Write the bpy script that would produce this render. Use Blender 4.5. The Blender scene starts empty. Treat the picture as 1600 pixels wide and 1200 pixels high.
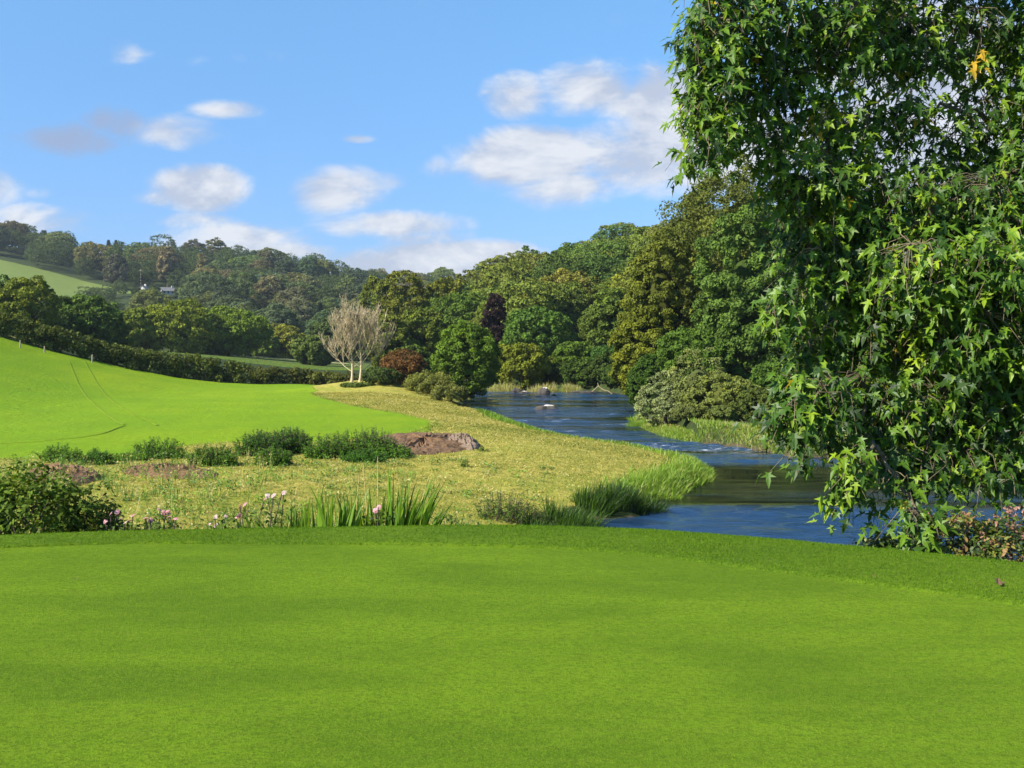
import bpy, math, random
import numpy as np
from math import radians
rng = np.random.default_rng(7)
random.seed(7)
sc = bpy.context.scene
COL = sc.collection
EYE = 5.0; F = 1715.0; HZ = 545.0       # eye height, focal length and horizon in photo pixels
# ------------------------------------------------------------------ camera
cam = bpy.data.objects.new('camera', bpy.data.cameras.new('camera'))
COL.objects.link(cam); sc.camera = cam
cam.location = (0, 0, EYE); cam.rotation_euler = (radians(90), 0, 0)
cam.data.sensor_width = 36; cam.data.lens = 36*F/1600
cam.data.shift_y = -(600-HZ)/1600
cam.data.clip_start = 0.1; cam.data.clip_end = 8000
# ------------------------------------------------------------------ light
SUN_EL, SUN_AZ = 38.0, -120.0           # azimuth clockwise from +Y (view direction): from the left, a little behind
sv = np.array([math.sin(radians(SUN_AZ))*math.cos(radians(SUN_EL)), math.cos(radians(SUN_AZ))*math.cos(radians(SUN_EL)), math.sin(radians(SUN_EL))])
from mathutils import Vector
sl = bpy.data.lights.new('sun', 'SUN'); sl.energy = 4.6; sl.angle = radians(0.5); sl.color = (1.0, 0.94, 0.83)
so = bpy.data.objects.new('sun', sl); COL.objects.link(so)
so.rotation_euler = Vector(sv).to_track_quat('Z', 'Y').to_euler()
sc.view_settings.view_transform = 'Standard'; sc.view_settings.look = 'None'
sc.view_settings.gamma = 1; sc.view_settings.exposure = 1.05; sc.view_settings.use_curve_mapping = False
try:
    sc.cycles.max_bounces = 6; sc.cycles.diffuse_bounces = 3; sc.cycles.glossy_bounces = 3
    sc.cycles.transmission_bounces = 3; sc.cycles.transparent_max_bounces = 6; sc.cycles.volume_bounces = 0
except Exception: pass

class NT:
    """small helper to write node trees"""
    def __init__(s, t): s.t = t; s.n = t.nodes; s.l = t.links
    def node(s, kind, **kw):
        n = s.n.new(kind)
        for k, v in kw.items(): setattr(n, k, v)
        return n
    def put(s, sock, v):
        if v is None: return
        if isinstance(v, bpy.types.NodeSocket): s.l.new(v, sock)
        else: sock.default_value = v
    def math(s, op, a, b=None, c=None, clamp=False):
        n = s.node('ShaderNodeMath', operation=op); n.use_clamp = clamp
        s.put(n.inputs[0], a); s.put(n.inputs[1], b); s.put(n.inputs[2], c)
        return n.outputs[0]
    def mix(s, f, a, b, blend='MIX'):
        n = s.node('ShaderNodeMix', data_type='RGBA', blend_type=blend)
        s.put(n.inputs[0], f)
        for i, v in ((6, a), (7, b)):
            if isinstance(v, (tuple, list)): v = (v[0], v[1], v[2], 1)
            s.put(n.inputs[i], v)
        return n.outputs[2]
    def noise(s, vec, scale, detail=3, rough=0.55, dist=0):
        n = s.node('ShaderNodeTexNoise'); s.put(n.inputs['Vector'], vec)
        n.inputs['Scale'].default_value = scale; n.inputs['Detail'].default_value = detail
        n.inputs['Roughness'].default_value = rough; n.inputs['Distortion'].default_value = dist
        return n.outputs[0]
    def mapr(s, v, a, b, c=0.0, d=1.0, smooth=False):
        n = s.node('ShaderNodeMapRange'); n.clamp = True
        if smooth: n.interpolation_type = 'SMOOTHSTEP'
        s.put(n.inputs[0], v)
        for i, q in enumerate((a, b, c, d)): n.inputs[i+1].default_value = q
        return n.outputs[0]
    def scalevec(s, vec, sc_, rot=(0, 0, 0), loc=(0, 0, 0)):
        n = s.node('ShaderNodeMapping'); s.put(n.inputs[0], vec)
        n.inputs['Scale'].default_value = sc_; n.inputs['Rotation'].default_value = rot; n.inputs['Location'].default_value = loc
        return n.outputs[0]
    def attr(s, name, i=2):
        n = s.node('ShaderNodeAttribute'); n.attribute_name = name; return n.outputs[i]
    def pos(s): return s.node('ShaderNodeNewGeometry').outputs['Position']

# ------------------------------------------------------------------ sky with clouds (all in sky directions)
W = bpy.data.worlds.new('World'); sc.world = W; W.use_nodes = True
t = NT(W.node_tree); t.n.clear()
sky = t.node('ShaderNodeTexSky', sky_type='NISHITA'); sky.sun_disc = False
sky.sun_elevation = radians(SUN_EL); sky.sun_rotation = radians(SUN_AZ)
sky.altitude = 300; sky.air_density = 1.0; sky.dust_density = 0.3; sky.ozone_density = 2.0
tc = t.node('ShaderNodeTexCoord').outputs['Generated']
sx = t.node('ShaderNodeSeparateXYZ'); t.put(sx.inputs[0], tc)
dx, dy, dz = sx.outputs
yy = t.math('MAXIMUM', dy, 0.05)
u = t.math('DIVIDE', dx, yy); v = t.math('DIVIDE', dz, yy)
uv = t.node('ShaderNodeCombineXYZ'); t.put(uv.inputs[0], u); t.put(uv.inputs[1], v)
UV = uv.outputs[0]
n1 = t.noise(t.scalevec(UV, (1, 1.7, 1)), 9, 8, 0.6, 0.35)
n2 = t.noise(t.scalevec(UV, (1, 1.7, 1), loc=(0.012, -0.03, 0)), 9, 8, 0.6, 0.35)
CL = [(190,83,50,20,.5,.8),(300,92,30,14,.22,.8),(410,92,48,14,.22,.8),(108,220,90,28,.95,.12),(180,190,50,28,.9,.12),(285,205,80,30,.7,.75),(345,172,58,17,.85,.95),
      (315,292,80,36,1.15,1),(262,305,50,20,.7,.8),(525,300,75,38,.95,.85),(590,285,40,16,.4,.6),(410,318,36,20,.42,.8),(60,345,85,26,.8,.95),(66,302,30,10,.3,.8),
      (375,378,130,30,.62,.9),(610,352,115,24,1.05,1),(650,372,90,20,.8,1),(300,345,60,16,.4,.9),(560,217,26,7,.6,.9),(812,150,58,36,.8,.85),(930,140,90,48,1.0,.9),(1040,160,100,60,1.0,.9),
      (830,250,120,50,1.2,1),(880,290,80,40,1.0,.95),(975,240,110,60,.95,.85),(1050,215,100,60,.9,.85),(690,408,165,34,1.35,1),(600,440,180,20,.9,.9),(420,395,120,20,.8,.9),(700,262,42,22,.5,.7),(1020,300,40,16,.4,.8),(985,18,50,22,.25,.8),(690,20,50,20,.2,.8),
      (1220,220,220,90,1.15,1),(1450,150,280,150,1.2,1.05),(1250,60,120,50,.4,.9),(1800,250,300,120,1.1,1),(-200,300,200,60,.9,.9),(-300,100,150,50,.7,.9)]
dens = None; bri = None; wsum = None
for (cx, cy, rx, ry, st, br) in CL:
    a = t.math('MULTIPLY_ADD', u, F/rx, -(cx-800)/rx); b = t.math('MULTIPLY_ADD', v, F/ry, -(HZ-cy)/ry)
    d = t.math('MULTIPLY_ADD', a, a, t.math('MULTIPLY', b, b))
    m = t.math('MULTIPLY', t.math('MAXIMUM', t.math('SUBTRACT', 1.35, t.math('MULTIPLY', d, 0.8)), 0), st)
    dens = m if dens is None else t.math('MAXIMUM', dens, m)
    w = t.math('MULTIPLY', m, br); bri = w if bri is None else t.math('ADD', bri, w)
    wsum = m if wsum is None else t.math('ADD', wsum, m)
bright = t.math('DIVIDE', bri, t.math('ADD', wsum, 0.001))
front = t.mapr(dy, 0.1, 0.3)
nn = t.mapr(n1, 0.30, 0.68, -0.62, 0.62)
cov = t.mapr(t.math('ADD', t.math('MULTIPLY', dens, 0.95), nn), 0.20, 1.18, 0, 0.90, True)
cov = t.math('MULTIPLY', t.math('MULTIPLY', cov, t.mapr(dens, 0.0, 0.35)), front)
# broken cloud over the rest of the sky, outside the picture
n3 = t.noise(t.scalevec(tc, (1, 1, 3)), 2.2, 7, 0.6, 0.3)
cov2 = t.math('MULTIPLY', t.mapr(n3, 0.52, 0.75, 0, 0.75, True), t.mapr(dy, 0.15, -0.15))
cov = t.math('MAXIMUM', cov, cov2)
shade = t.mapr(t.math('SUBTRACT', n1, n2), -0.09, 0.09)
ccol = t.mix(shade, (0.56, 0.61, 0.73), (0.88, 0.89, 0.92))
ccol = t.mix(t.mapr(bright, 0.2, 0.9), (0.36, 0.45, 0.66), ccol)
SKYK = 0.0853
skycol = t.mix(1.0, sky.outputs[0], t.mix(t.mapr(dz, 0.02, 0.34), (0.38, 0.50, 0.85), (0.76, 1.12, 1.27)), 'MULTIPLY')
cscale = t.mix(1.0, ccol, (5.6, 5.6, 5.6), 'MULTIPLY')
fin = t.mix(cov, skycol, cscale)
bg = t.node('ShaderNodeBackground'); bg.inputs[1].default_value = SKYK; t.put(bg.inputs[0], fin)
wo = t.node('ShaderNodeOutputWorld'); t.l.new(bg.outputs[0], wo.inputs[0])

# ------------------------------------------------------------------ helpers
def tag(o, label=None, cat=None, group=None, kind=None):
    if label: o['label'] = label
    if cat: o['category'] = cat
    if group: o['group'] = group
    if kind: o['kind'] = kind
    return o
def empty(name, loc, label=None, cat=None, group=None):
    o = bpy.data.objects.new(name, None); COL.objects.link(o); o.location = loc; o.empty_display_size = 0.3
    return tag(o, label, cat, group)
def mesh(name, V, Fs, mat, attrs=None, smooth=False):
    V = np.asarray(V, dtype=np.float32).reshape(-1, 3)
    if not isinstance(Fs, list) or (len(Fs) and isinstance(Fs[0], tuple)): Fs = [Fs]
    Fs = [np.asarray(f, dtype=np.int32) for f in Fs if len(f)]
    me = bpy.data.meshes.new(name)
    me.vertices.add(len(V)); me.vertices.foreach_set('co', V.ravel())
    loops = np.concatenate([f.ravel() for f in Fs]); tot = np.concatenate([np.full(len(f), f.shape[1], dtype=np.int32) for f in Fs])
    st = np.concatenate([[0], np.cumsum(tot)[:-1]]).astype(np.int32)
    me.loops.add(len(loops)); me.loops.foreach_set('vertex_index', loops)
    me.polygons.add(len(tot)); me.polygons.foreach_set('loop_start', st); me.polygons.foreach_set('loop_total', tot)
    me.polygons.foreach_set('use_smooth', np.full(len(tot), smooth))
    me.update(calc_edges=True)
    for k, a in (attrs or {}).items():
        at_ = me.attributes.new(k, 'FLOAT', 'POINT'); at_.data.foreach_set('value', np.asarray(a, dtype=np.float32))
    me.materials.append(mat)
    return me
def add(name, me, parent=None, loc=(0, 0, 0), color=None, rot=0.0, scale=None):
    o = bpy.data.objects.new(name, me); COL.objects.link(o); o.location = loc
    if parent: o.parent = parent
    if color is not None: o.color = (*color, 1)
    if rot: o.rotation_euler = (0, 0, rot)
    if scale is not None: o.scale = scale
    return o
def wx(px, D): return (px-800)/F*D
def wz(py, D): return EYE+(HZ-py)/F*D
def unit(a): return a/np.maximum(np.linalg.norm(a, axis=-1, keepdims=True), 1e-9)
def rdir(n, r=None): return unit((r or rng).normal(size=(n, 3)))
def smooth(x): x = np.clip(x, 0, 1); return x*x*(3-2*x)
def vnoise(x, y, s, seed=0):
    """cheap smooth noise in -1..1"""
    r = np.random.default_rng(seed+100); out = 0
    for k in range(6):
        a = r.uniform(0, 6.28); f = s*r.uniform(.6, 1.7); p = r.uniform(0, 6.28, 2)
        out = out + np.sin((x*math.cos(a)+y*math.sin(a))*f+p[0]+1.3*np.sin((y*math.cos(a)-x*math.sin(a))*f*.7+p[1]))
    return out/6
class Bag:
    """collects vertices, faces and a per-vertex tint"""
    def __init__(s): s.V = []; s.F = {}; s.T = []; s.n = 0
    def add(s, V, Fs, T=0.5):
        V = np.asarray(V, float).reshape(-1, 3); Fs = np.asarray(Fs, int)
        s.F.setdefault(Fs.shape[1], []).append(Fs+s.n); s.V.append(V)
        s.T.append(np.broadcast_to(np.asarray(T, float), (len(V),)).copy()); s.n += len(V)
    def arrays(s): return np.concatenate(s.V), [np.concatenate(f) for f in s.F.values()], np.concatenate(s.T)
    def mesh(s, name, mat, smooth=False):
        V, Fs, T = s.arrays(); return mesh(name, V, Fs, mat, {'tint': T}, smooth)
def frame(N, T):
    T = unit(T-N*np.sum(N*T, axis=1, keepdims=True)); B = np.cross(N, T); return T, B
def cards(bag, P, N, T, L, Wd, tint, bend=0.15):
    """rhombic leaf clumps with a little fold"""
    N = unit(N); T, B = frame(N, T); n = len(P)
    L = np.broadcast_to(L, (n,))[:, None]; Wd = np.broadcast_to(Wd, (n,))[:, None]
    V = np.stack([P-T*L/2, P+B*Wd/2+N*L*bend, P+T*L/2, P-B*Wd/2+N*L*bend], 1).reshape(-1, 3)
    bag.add(V, np.arange(4*n).reshape(n, 4), np.repeat(np.broadcast_to(tint, (n,)), 4))
def shaped(bag, P, N, T, S, tint, outline, droop=0.15, fold=0.12):
    """leaves with a given outline [(along, across)], fanned from the leaf's middle"""
    N = unit(N); T, B = frame(N, T); n = len(P); k = len(outline)
    ol = np.array(outline); S = np.broadcast_to(S, (n,))[:, None, None]
    a = ol[:, 0][None, :, None]; b = ol[:, 1][None, :, None]
    h = (np.abs(ol[:, 1])*fold*1.2-ol[:, 0]**2*droop)[None, :, None]
    V = P[:, None]+S*(a*T[:, None]+b*B[:, None]+h*N[:, None])
    c = (P[:, None]+S*0.35*T[:, None])
    V = np.concatenate([c, V], 1).reshape(-1, 3)
    base = (np.arange(n)*(k+1))[:, None, None]
    i = np.arange(k); tri = np.stack([np.zeros(k, int), 1+i, 1+(i+1) % k], 1)[None]
    bag.add(V, (base+tri).reshape(-1, 3), np.repeat(np.broadcast_to(tint, (n,)), k+1))
OVAL = [(0, 0), (.3, .2), (.65, .2), (1, 0), (.65, -.2), (.3, -.2)]
_h = [(-.06, .26), (.10, .12), (.40, .56), (.34, .14), (.62, .17)]
PLANE = [(0, 0)]+_h+[(1.12, 0)]+[(a, -b) for a, b in reversed(_h)]
def tube(bag, pts, rad, sides=6, tint=0.5, cap=True):
    pts = np.asarray(pts, float); n = len(pts); rad = np.broadcast_to(rad, (n,))
    d = unit(np.gradient(pts, axis=0)); ref = np.array([0.13, 0.27, 0.95])
    if abs(np.dot(d[0], ref)) > .9: ref = np.array([0.95, .1, .1])
    a = unit(np.cross(d, ref)); b = np.cross(d, a)
    th = np.arange(sides)*2*math.pi/sides
    V = pts[:, None]+rad[:, None, None]*(np.cos(th)[None, :, None]*a[:, None]+np.sin(th)[None, :, None]*b[:, None])
    q = []
    for i in range(n-1):
        for j in range(sides):
            q.append((i*sides+j, i*sides+(j+1) % sides, (i+1)*sides+(j+1) % sides, (i+1)*sides+j))
    bag.add(V.reshape(-1, 3), q, tint)
def blades(bag, P, lean, L, Wd, tint, curve=0.4, seg=3, face=None):
    """tapering grass blades: lean = horizontal direction vectors times amount"""
    n = len(P); L = np.broadcast_to(L, (n,)); Wd = np.broadcast_to(Wd, (n,))
    side = rdir(n) if face is None else face; side[:, 2] *= .1; side = unit(side)
    V = np.zeros((n, 2*seg+1, 3)); 
    for i in range(seg+1):
        s = i/seg
        c = P+lean*(L*(s*0.35+curve*s*s))[:, None]; c[:, 2] += L*(s-0.30*np.linalg.norm(lean, axis=1)*curve*2*s*s)
        w = (Wd*(1-s**1.6)*0.5)[:, None]*side
        if i < seg: V[:, 2*i] = c-w; V[:, 2*i+1] = c+w
        else: V[:, 2*i] = c
    k = 2*seg+1; base = (np.arange(n)*k)[:, None, None]
    q = np.array([(2*i, 2*i+1, 2*i+3, 2*i+2) for i in range(seg-1)])[None]
    tr = np.array([(2*seg-2, 2*seg-1, 2*seg)])[None]
    T = np.repeat(np.broadcast_to(tint, (n,)), k); n0 = bag.n
    bag.add(V.reshape(-1, 3), (base+q).reshape(-1, 4), T)
    bag.F.setdefault(3, []).append((base+tr).reshape(-1, 3)+n0)
def catmull(P, n, closed=False):
    P = np.asarray(P, float); m = len(P); out = []
    rngs = range(m if closed else m-1)
    for i in rngs:
        g = lambda k: P[(k) % m] if closed else P[min(max(k, 0), m-1)]
        p0, p1, p2, p3 = g(i-1), g(i), g(i+1), g(i+2)
        for s in np.linspace(0, 1, n, endpoint=False):
            out.append(.5*((2*p1)+(-p0+p2)*s+(2*p0-5*p1+4*p2-p3)*s*s+(-p0+3*p1-3*p2+p3)*s**3))
    if not closed: out.append(P[-1])
    return np.array(out)
def sdist(X, Y, poly, closed=True):
    """distance to a polyline, negative inside when closed"""
    X = np.asarray(X, float); Y = np.asarray(Y, float); best = np.full(X.shape, 1e18); ins = np.zeros(X.shape, bool)
    m = len(poly)
    for i in range(m if closed else m-1):
        x0, y0 = poly[i]; x1, y1 = poly[(i+1) % m]; ex, ey = x1-x0, y1-y0; l2 = ex*ex+ey*ey+1e-12
        s = np.clip(((X-x0)*ex+(Y-y0)*ey)/l2, 0, 1); best = np.minimum(best, (X-x0-s*ex)**2+(Y-y0-s*ey)**2)
        if closed and y0 != y1: ins ^= ((y0 > Y) != (y1 > Y)) & (X < (x1-x0)*(Y-y0)/(y1-y0)+x0)
    d = np.sqrt(best); return np.where(ins, -d, d) if closed else d

# ------------------------------------------------------------------ the lie of the land
def pz(px, py, z=0.0):
    D = (EYE-z)*F/(py-HZ); return (wx(px, D), D)
ZB = .34
RIV = [pz(742, 616), pz(722, 630, ZB), pz(765, 640, ZB), pz(800, 656, ZB), pz(850, 670, ZB), pz(905, 681, ZB), pz(960, 689, ZB), pz(1025, 699, ZB), pz(1078, 713, ZB), pz(1112, 727, ZB),
       pz(1092, 744, ZB), pz(1052, 765, .2), pz(1012, 785, .1), pz(1004, 808), pz(900, 816), (0.6, 28.0), (0.2, 25), (2, 21.5), (6, 18.5), (14, 16.5), (40, 12), (90, 5),
       (100, 22), (60, 33), (32, 41), pz(1420, 724), pz(1320, 716), pz(1240, 714), pz(1195, 706), pz(1140, 697), pz(1085, 692), pz(1035, 682), pz(1010, 672), pz(985, 657), pz(1000, 640), pz(985, 622),
       (11.5, 124), (9, 129.5), (5, 128), (2, 131), (-1.5, 130), (-4.5, 131), (-9, 133), (-16, 134), (-17, 128)]
RIVC = catmull(RIV, 5, True)
FIELD = [pz(482, 606, 1), pz(500, 618, 1), pz(560, 635, 1), pz(640, 646, 1), pz(685, 655, 1), pz(690, 668, 1), pz(620, 688, 1), pz(500, 693, 1), pz(350, 693, 1), pz(200, 712, 1), pz(0, 718, 1),
         (-40, 40), (-200, 30), (-200, 110), (-70, 107), (-51, 110), (-44, 116), (-36, 121), (-24, 125), (-19, 123)]
GIN = [(-16, 4.5), (-11, 8.8), (-5.13, 11.0), (-2.6, 11.22), (0, 11.06), (1.24, 10.62), (2.3, 9.86), (3.2, 9.15), (3.97, 8.5), (5.3, 7.0), (6.6, 4.0), (6.4, -3), (0, -9), (-10, -6)]
GOUT = [(-18, 5.5), (-12, 9.9), (-5.5, 11.83), (-3.2, 12.25), (-.73, 12.56), (1.08, 12.4), (2.43, 11.87), (3.6, 11.17), (4.83, 10.33), (6.6, 8.6), (8.4, 4.5), (8.2, -4), (0, -11), (-12, -8)]
GINC = catmull(GIN, 14, True); GOUTC = catmull(GOUT, 14, True)
def hillL(X, Y):
    a = X/np.maximum(Y, 1)*F+800
    top = np.interp(a, [-900, -300, 0, 130, 310, 440, 520, 600, 700, 715, 800, 1000, 2000], [94, 87, 74, 62, 57, 49, 45, 38, 38, 35, 30, 34, 54])
    s = np.interp(Y, [345, 400, 600, 760, 1000, 2500], [0, .05, .55, 1, 1.02, .6])
    return top*s
def hillR(X, Y):
    a = X/np.maximum(Y, 1)*F+800
    top = np.interp(a, [640, 700, 730, 760, 800, 850, 900, 950, 1050, 1300, 1700, 3000], [0, 4.5, 10.5, 14.3, 17, 19, 21.2, 24.2, 29.5, 37, 43, 48])
    y0 = np.interp(a, [700, 1000, 1600], [150, 112, 92]); s = smooth((Y-y0)/(335-y0))*.4+np.clip((Y-y0)/(335-y0), 0, 1)*.6
    fall = np.interp(Y, [335, 600], [1, .55])
    return top*s*fall
def height(X, Y, raw=False):
    X = np.asarray(X, float); Y = np.asarray(Y, float)
    xs = X+0.03*np.maximum(Y-110, 0)
    z = 1.0+np.interp(-xs, [28, 32, 36, 41, 47, 51, 60, 80, 130, 400], [0, .25, .9, 2.1, 3.8, 5.2, 8, 13, 22, 26])*np.interp(Y, [10, 60, 112, 150, 330], [.35, .8, 1, .5, .12])
    z = z+.12*vnoise(X, Y, .16, 1)*np.clip((Y-15)/20, 0, 1)+.04*vnoise(X, Y, .9, 2)
    # the dead tree and its bushes stand on a low rise
    z = z+1.0*np.exp(-(((X+13)/6.5)**2+((Y-108)/7)**2))
    z = z+np.maximum(hillL(X, Y), hillR(X, Y)*(Y > 80))
    sd = sdist(X, Y, RIVC)
    # the terrace that carries the green
    g = sdist(X, Y, GOUTC)
    terr = 2.93-1.95*smooth((g-0.4)/10.5)-0.35*smooth(g/1.2)
    terr = np.where(g < -0.35, 2.80, np.where(g < 0, 2.93+0.13*g/0.35, terr))
    m = smooth((10-g)/10)
    z = z*(1-m)+np.maximum(terr, z if False else terr)*m
    # the meadow falls gently to the river
    z = np.where((X < 10) & (z > .35), .32+(z-.32)*smooth((sd+.5)/9.0), z)
    # river banks and bed
    bank = smooth((sd+0.15)/np.interp(Y, [15, 30, 60, 130], [5.0, 1.0, 1.1, 2.2])+.02*vnoise(X, Y, 2, 5))
    z = np.where(sd > -0.15, -0.12+(z+0.12)*bank, -0.12-0.7*smooth((-sd-.15)/2.5))
    return z
def H(x, y): return float(height(np.array([x]), np.array([y]))[0])

ALB = .82
def diffuse_mat(name, col, rough=.8, noise_scale=8, amt=.35, bump=.3, spec=.3):
    m = bpy.data.materials.new(name); m.use_nodes = True; t = NT(m.node_tree); t.n.clear()
    p = t.pos() if False else t.node('ShaderNodeTexCoord').outputs['Object']
    n = t.noise(p, noise_scale, 6, .6)
    lo = tuple(c*(1-amt) for c in col); hi = tuple(min(c*(1+amt), 1) for c in col)
    c = t.mix(t.mapr(n, .3, .7), lo, hi)
    c = t.mix(1.0, c, (ALB, ALB, ALB), 'MULTIPLY')
    b = t.node('ShaderNodeBsdfPrincipled'); t.put(b.inputs['Base Color'], c); b.inputs['Roughness'].default_value = rough
    b.inputs['Specular IOR Level'].default_value = spec
    bp = t.node('ShaderNodeBump'); bp.inputs['Strength'].default_value = bump; bp.inputs['Distance'].default_value = .05
    t.put(bp.inputs['Height'], n); t.l.new(bp.outputs[0], b.inputs['Normal'])
    o = t.node('ShaderNodeOutputMaterial'); t.l.new(b.outputs[0], o.inputs[0]); return m
def leaf_mat(name, ramp=None, transl=.25, rough=.5, spec=.35, tintamp=.5):
    """foliage: the object's own colour (or a ramp over tint), varied leaf by leaf"""
    m = bpy.data.materials.new(name); m.use_nodes = True; t = NT(m.node_tree); t.n.clear()
    ti = t.attr('tint')
    if ramp is None:
        oc = t.node('ShaderNodeObjectInfo').outputs['Color']
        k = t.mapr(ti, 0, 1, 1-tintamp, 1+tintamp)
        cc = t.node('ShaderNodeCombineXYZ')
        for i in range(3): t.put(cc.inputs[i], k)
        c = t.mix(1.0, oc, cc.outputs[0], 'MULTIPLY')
        c = t.mix(t.mapr(ti, .65, 1.1, 0, .8), c, t.mix(1.0, oc, (1.45, 1.28, .8), 'MULTIPLY'))
    else:
        r = t.node('ShaderNodeValToRGB'); t.put(r.inputs[0], ti); e = r.color_ramp.elements
        while len(e) < len(ramp): e.new(.5)
        for i, (p, col) in enumerate(ramp): e[i].position = p; e[i].color = (*col, 1)
        c = r.outputs[0]
    c = t.mix(1.0, c, (ALB, ALB, ALB), 'MULTIPLY')
    b = t.node('ShaderNodeBsdfPrincipled'); t.put(b.inputs['Base Color'], c); b.inputs['Roughness'].default_value = rough
    b.inputs['Specular IOR Level'].default_value = spec
    tr = t.node('ShaderNodeBsdfTranslucent'); t.put(tr.inputs[0], t.mix(1.0, c, (1.35, 1.25, .5), 'MULTIPLY'))
    ms = t.node('ShaderNodeMixShader'); ms.inputs[0].default_value = transl
    t.l.new(b.outputs[0], ms.inputs[1]); t.l.new(tr.outputs[0], ms.inputs[2])
    o = t.node('ShaderNodeOutputMaterial'); t.l.new(ms.outputs[0], o.inputs[0]); return m
M = {}
M['leaf'] = leaf_mat('tree_foliage', transl=.25, rough=.8, spec=.12)
M['plane'] = leaf_mat('plane_leaf', [(0, (.020, .048, .008)), (.36, (.062, .142, .012)), (.64, (.155, .28, .015)), (.9, (.32, .44, .02)), (.955, (.2, .33, .02)), (.975, (.62, .45, .02)), (1, (.45, .24, .05))], transl=.33, rough=.45, spec=.3)  # wide ramp puts lit and shaded contrast into leaf colour, plus yellowed leaves
M['blade'] = leaf_mat('grass_blade', [(0, (.02, .05, .008)), (.4, (.10, .21, .015)), (.75, (.26, .42, .03)), (.9, (.4, .4, .1)), (1, (.6, .5, .22))], transl=.3, rough=.5)
M['hay'] = leaf_mat('hay_blade', [(0, (.10, .15, .02)), (.35, (.27, .29, .035)), (.7, (.56, .46, .10)), (1, (.78, .64, .28))], transl=.3, rough=.7)
M['turf'] = leaf_mat('turf_blade', [(0, (.055, .14, .006)), (.6, (.12, .24, .010)), (1, (.20, .30, .02))], transl=.3, rough=.9, spec=.05)
M['bark'] = diffuse_mat('bark', (.12, .09, .065), .9, 6, .5, .6)
M['planebark'] = diffuse_mat('plane_bark', (.17, .135, .08), .8, 4, .55, .4)
M['deadwood'] = diffuse_mat('bleached_wood', (.55, .44, .27), .8, 5, .25, .4)
M['rock'] = diffuse_mat('river_rock', (.075, .065, .055), .8, 3, .5, .8)
M['rocktop'] = diffuse_mat('pale_stone_top', (.75, .68, .6), .8, 5, .25, .5)  # pale colour over the upper part of the stones
M['soil'] = diffuse_mat('dug_soil', (.17, .095, .045), .95, 7, .65, 1)
M['greysoil'] = diffuse_mat('dry_soil', (.22, .155, .105), .95, 9, .5, .9)
M['white'] = diffuse_mat('whitewash', (.6, .58, .5), .8, 2, .05, .1)
M['slate'] = diffuse_mat('slate_roof', (.2, .2, .2), .7, 2, .3, .2)
M['glass'] = diffuse_mat('dark_window', (.03, .035, .04), .2, 2, .1, 0)
M['post'] = diffuse_mat('post_wood', (.45, .36, .26), .9, 8, .4, .3)

# ---- ground sheet
def gx():
    t_ = np.linspace(-1, 1, 600); return 13*np.sinh(t_*5.5)
def gy():
    t_ = np.linspace(-1.55, 5.05, 1000); return 36+17*np.sinh(t_)
XX, YY = gx(), gy(); GX, GY = np.meshgrid(XX, YY)
GZ = height(GX, GY)
sdR = sdist(GX, GY, RIVC); sdF = sdist(GX, GY, FIELD); sdG = sdist(GX, GY, GOUTC)
apx = GX/np.maximum(GY, 1)*F+800; apy = HZ-(GZ-EYE)/np.maximum(GY, 1)*F
wf = smooth(.5-sdF/1.2+.5*vnoise(GX, GY, 1.5, 3))
HF = [(wx(q_, d_), d_) for q_, d_ in ((-250, 690), (0, 674), (60, 664), (120, 645), (165, 620), (212, 600), (214, 588), (150, 570), (60, 520), (-250, 500))]           # hill fields
HF2 = [(wx(q_, d_), d_) for q_, d_ in ((272, 548), (300, 548), (296, 515), (280, 500))]
VF = [(-95, 210), (-24, 200), (-24, 300), (-95, 310)]                     # valley field beyond the hedge
wh = np.maximum(smooth(.5-sdist(GX, GY, HF)/6), smooth(.5-sdist(GX, GY, HF2)/3))
wv = smooth(.5-sdist(GX, GY, VF)/6)
wf = np.maximum(wf, np.maximum(wh*.8, wv*.5))
wm = smooth((sdR-.3)/1.0+.3*vnoise(GX, GY, 2, 6))*smooth((118-GY)/8)*smooth((sdG-2.0)/3)*(GX < 14)*smooth((8.9-GX)/1.2)*(GY < 122)*(1-wf)
wr = smooth((.9-sdR)/1.2)*.8                                                  # muddy bank and bed
FX = (GX[:-1, :-1]+GX[1:, 1:])/2; FY = (GY[:-1, :-1]+GY[1:, 1:])/2
idx = np.arange(GX.size).reshape(GX.shape)
quads = np.stack([idx[:-1, :-1], idx[:-1, 1:], idx[1:, 1:], idx[1:, :-1]], -1)
fR = sdist(FX, FY, RIVC); fF = sdist(FX, FY, FIELD)
zone = np.zeros(FX.shape, int); zone[fF < 0] = 1
zone[(zone == 0) & (wm[:-1, :-1] > .4)] = 2
zone[fR < 0] = 3
m = bpy.data.materials.new('ground'); m.use_nodes = True; t = NT(m.node_tree); t.n.clear()
P = t.pos()
nf = t.noise(P, 14, 5, .7); nm = t.noise(P, 2.2, 6, .65, .4); nl = t.noise(P, .22, 4, .55); nl2 = t.noise(t.scalevec(P, (.6, .12, 1), (0, 0, .5)), 1.1, 5, .6)
wild = t.mix(t.mapr(nm, .35, .65), (.025, .045, .012), (.07, .09, .025))
nb_ = t.noise(P, .045, 3, .5)
fld = t.mix(t.mapr(nl, .3, .7), (.19, .335, .007), (.29, .40, .009)); fld = t.mix(t.mapr(nb_, .40, .60, 0, .55), fld, (.155, .31, .007))
fld = t.mix(t.mapr(nl2, .45, .75, 0, .5), fld, (.16, .28, .01))
fld = t.mix(t.mapr(t.noise(P, 3.2, 7, .75), .44, .62, 0, .6), fld, (.15, .235, .008))  # darker noise puts the shadow streaks between grass blades into the colour
mea = t.mix(t.mapr(nm, .36, .6), (.26, .28, .035), (.54, .45, .10))
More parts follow.
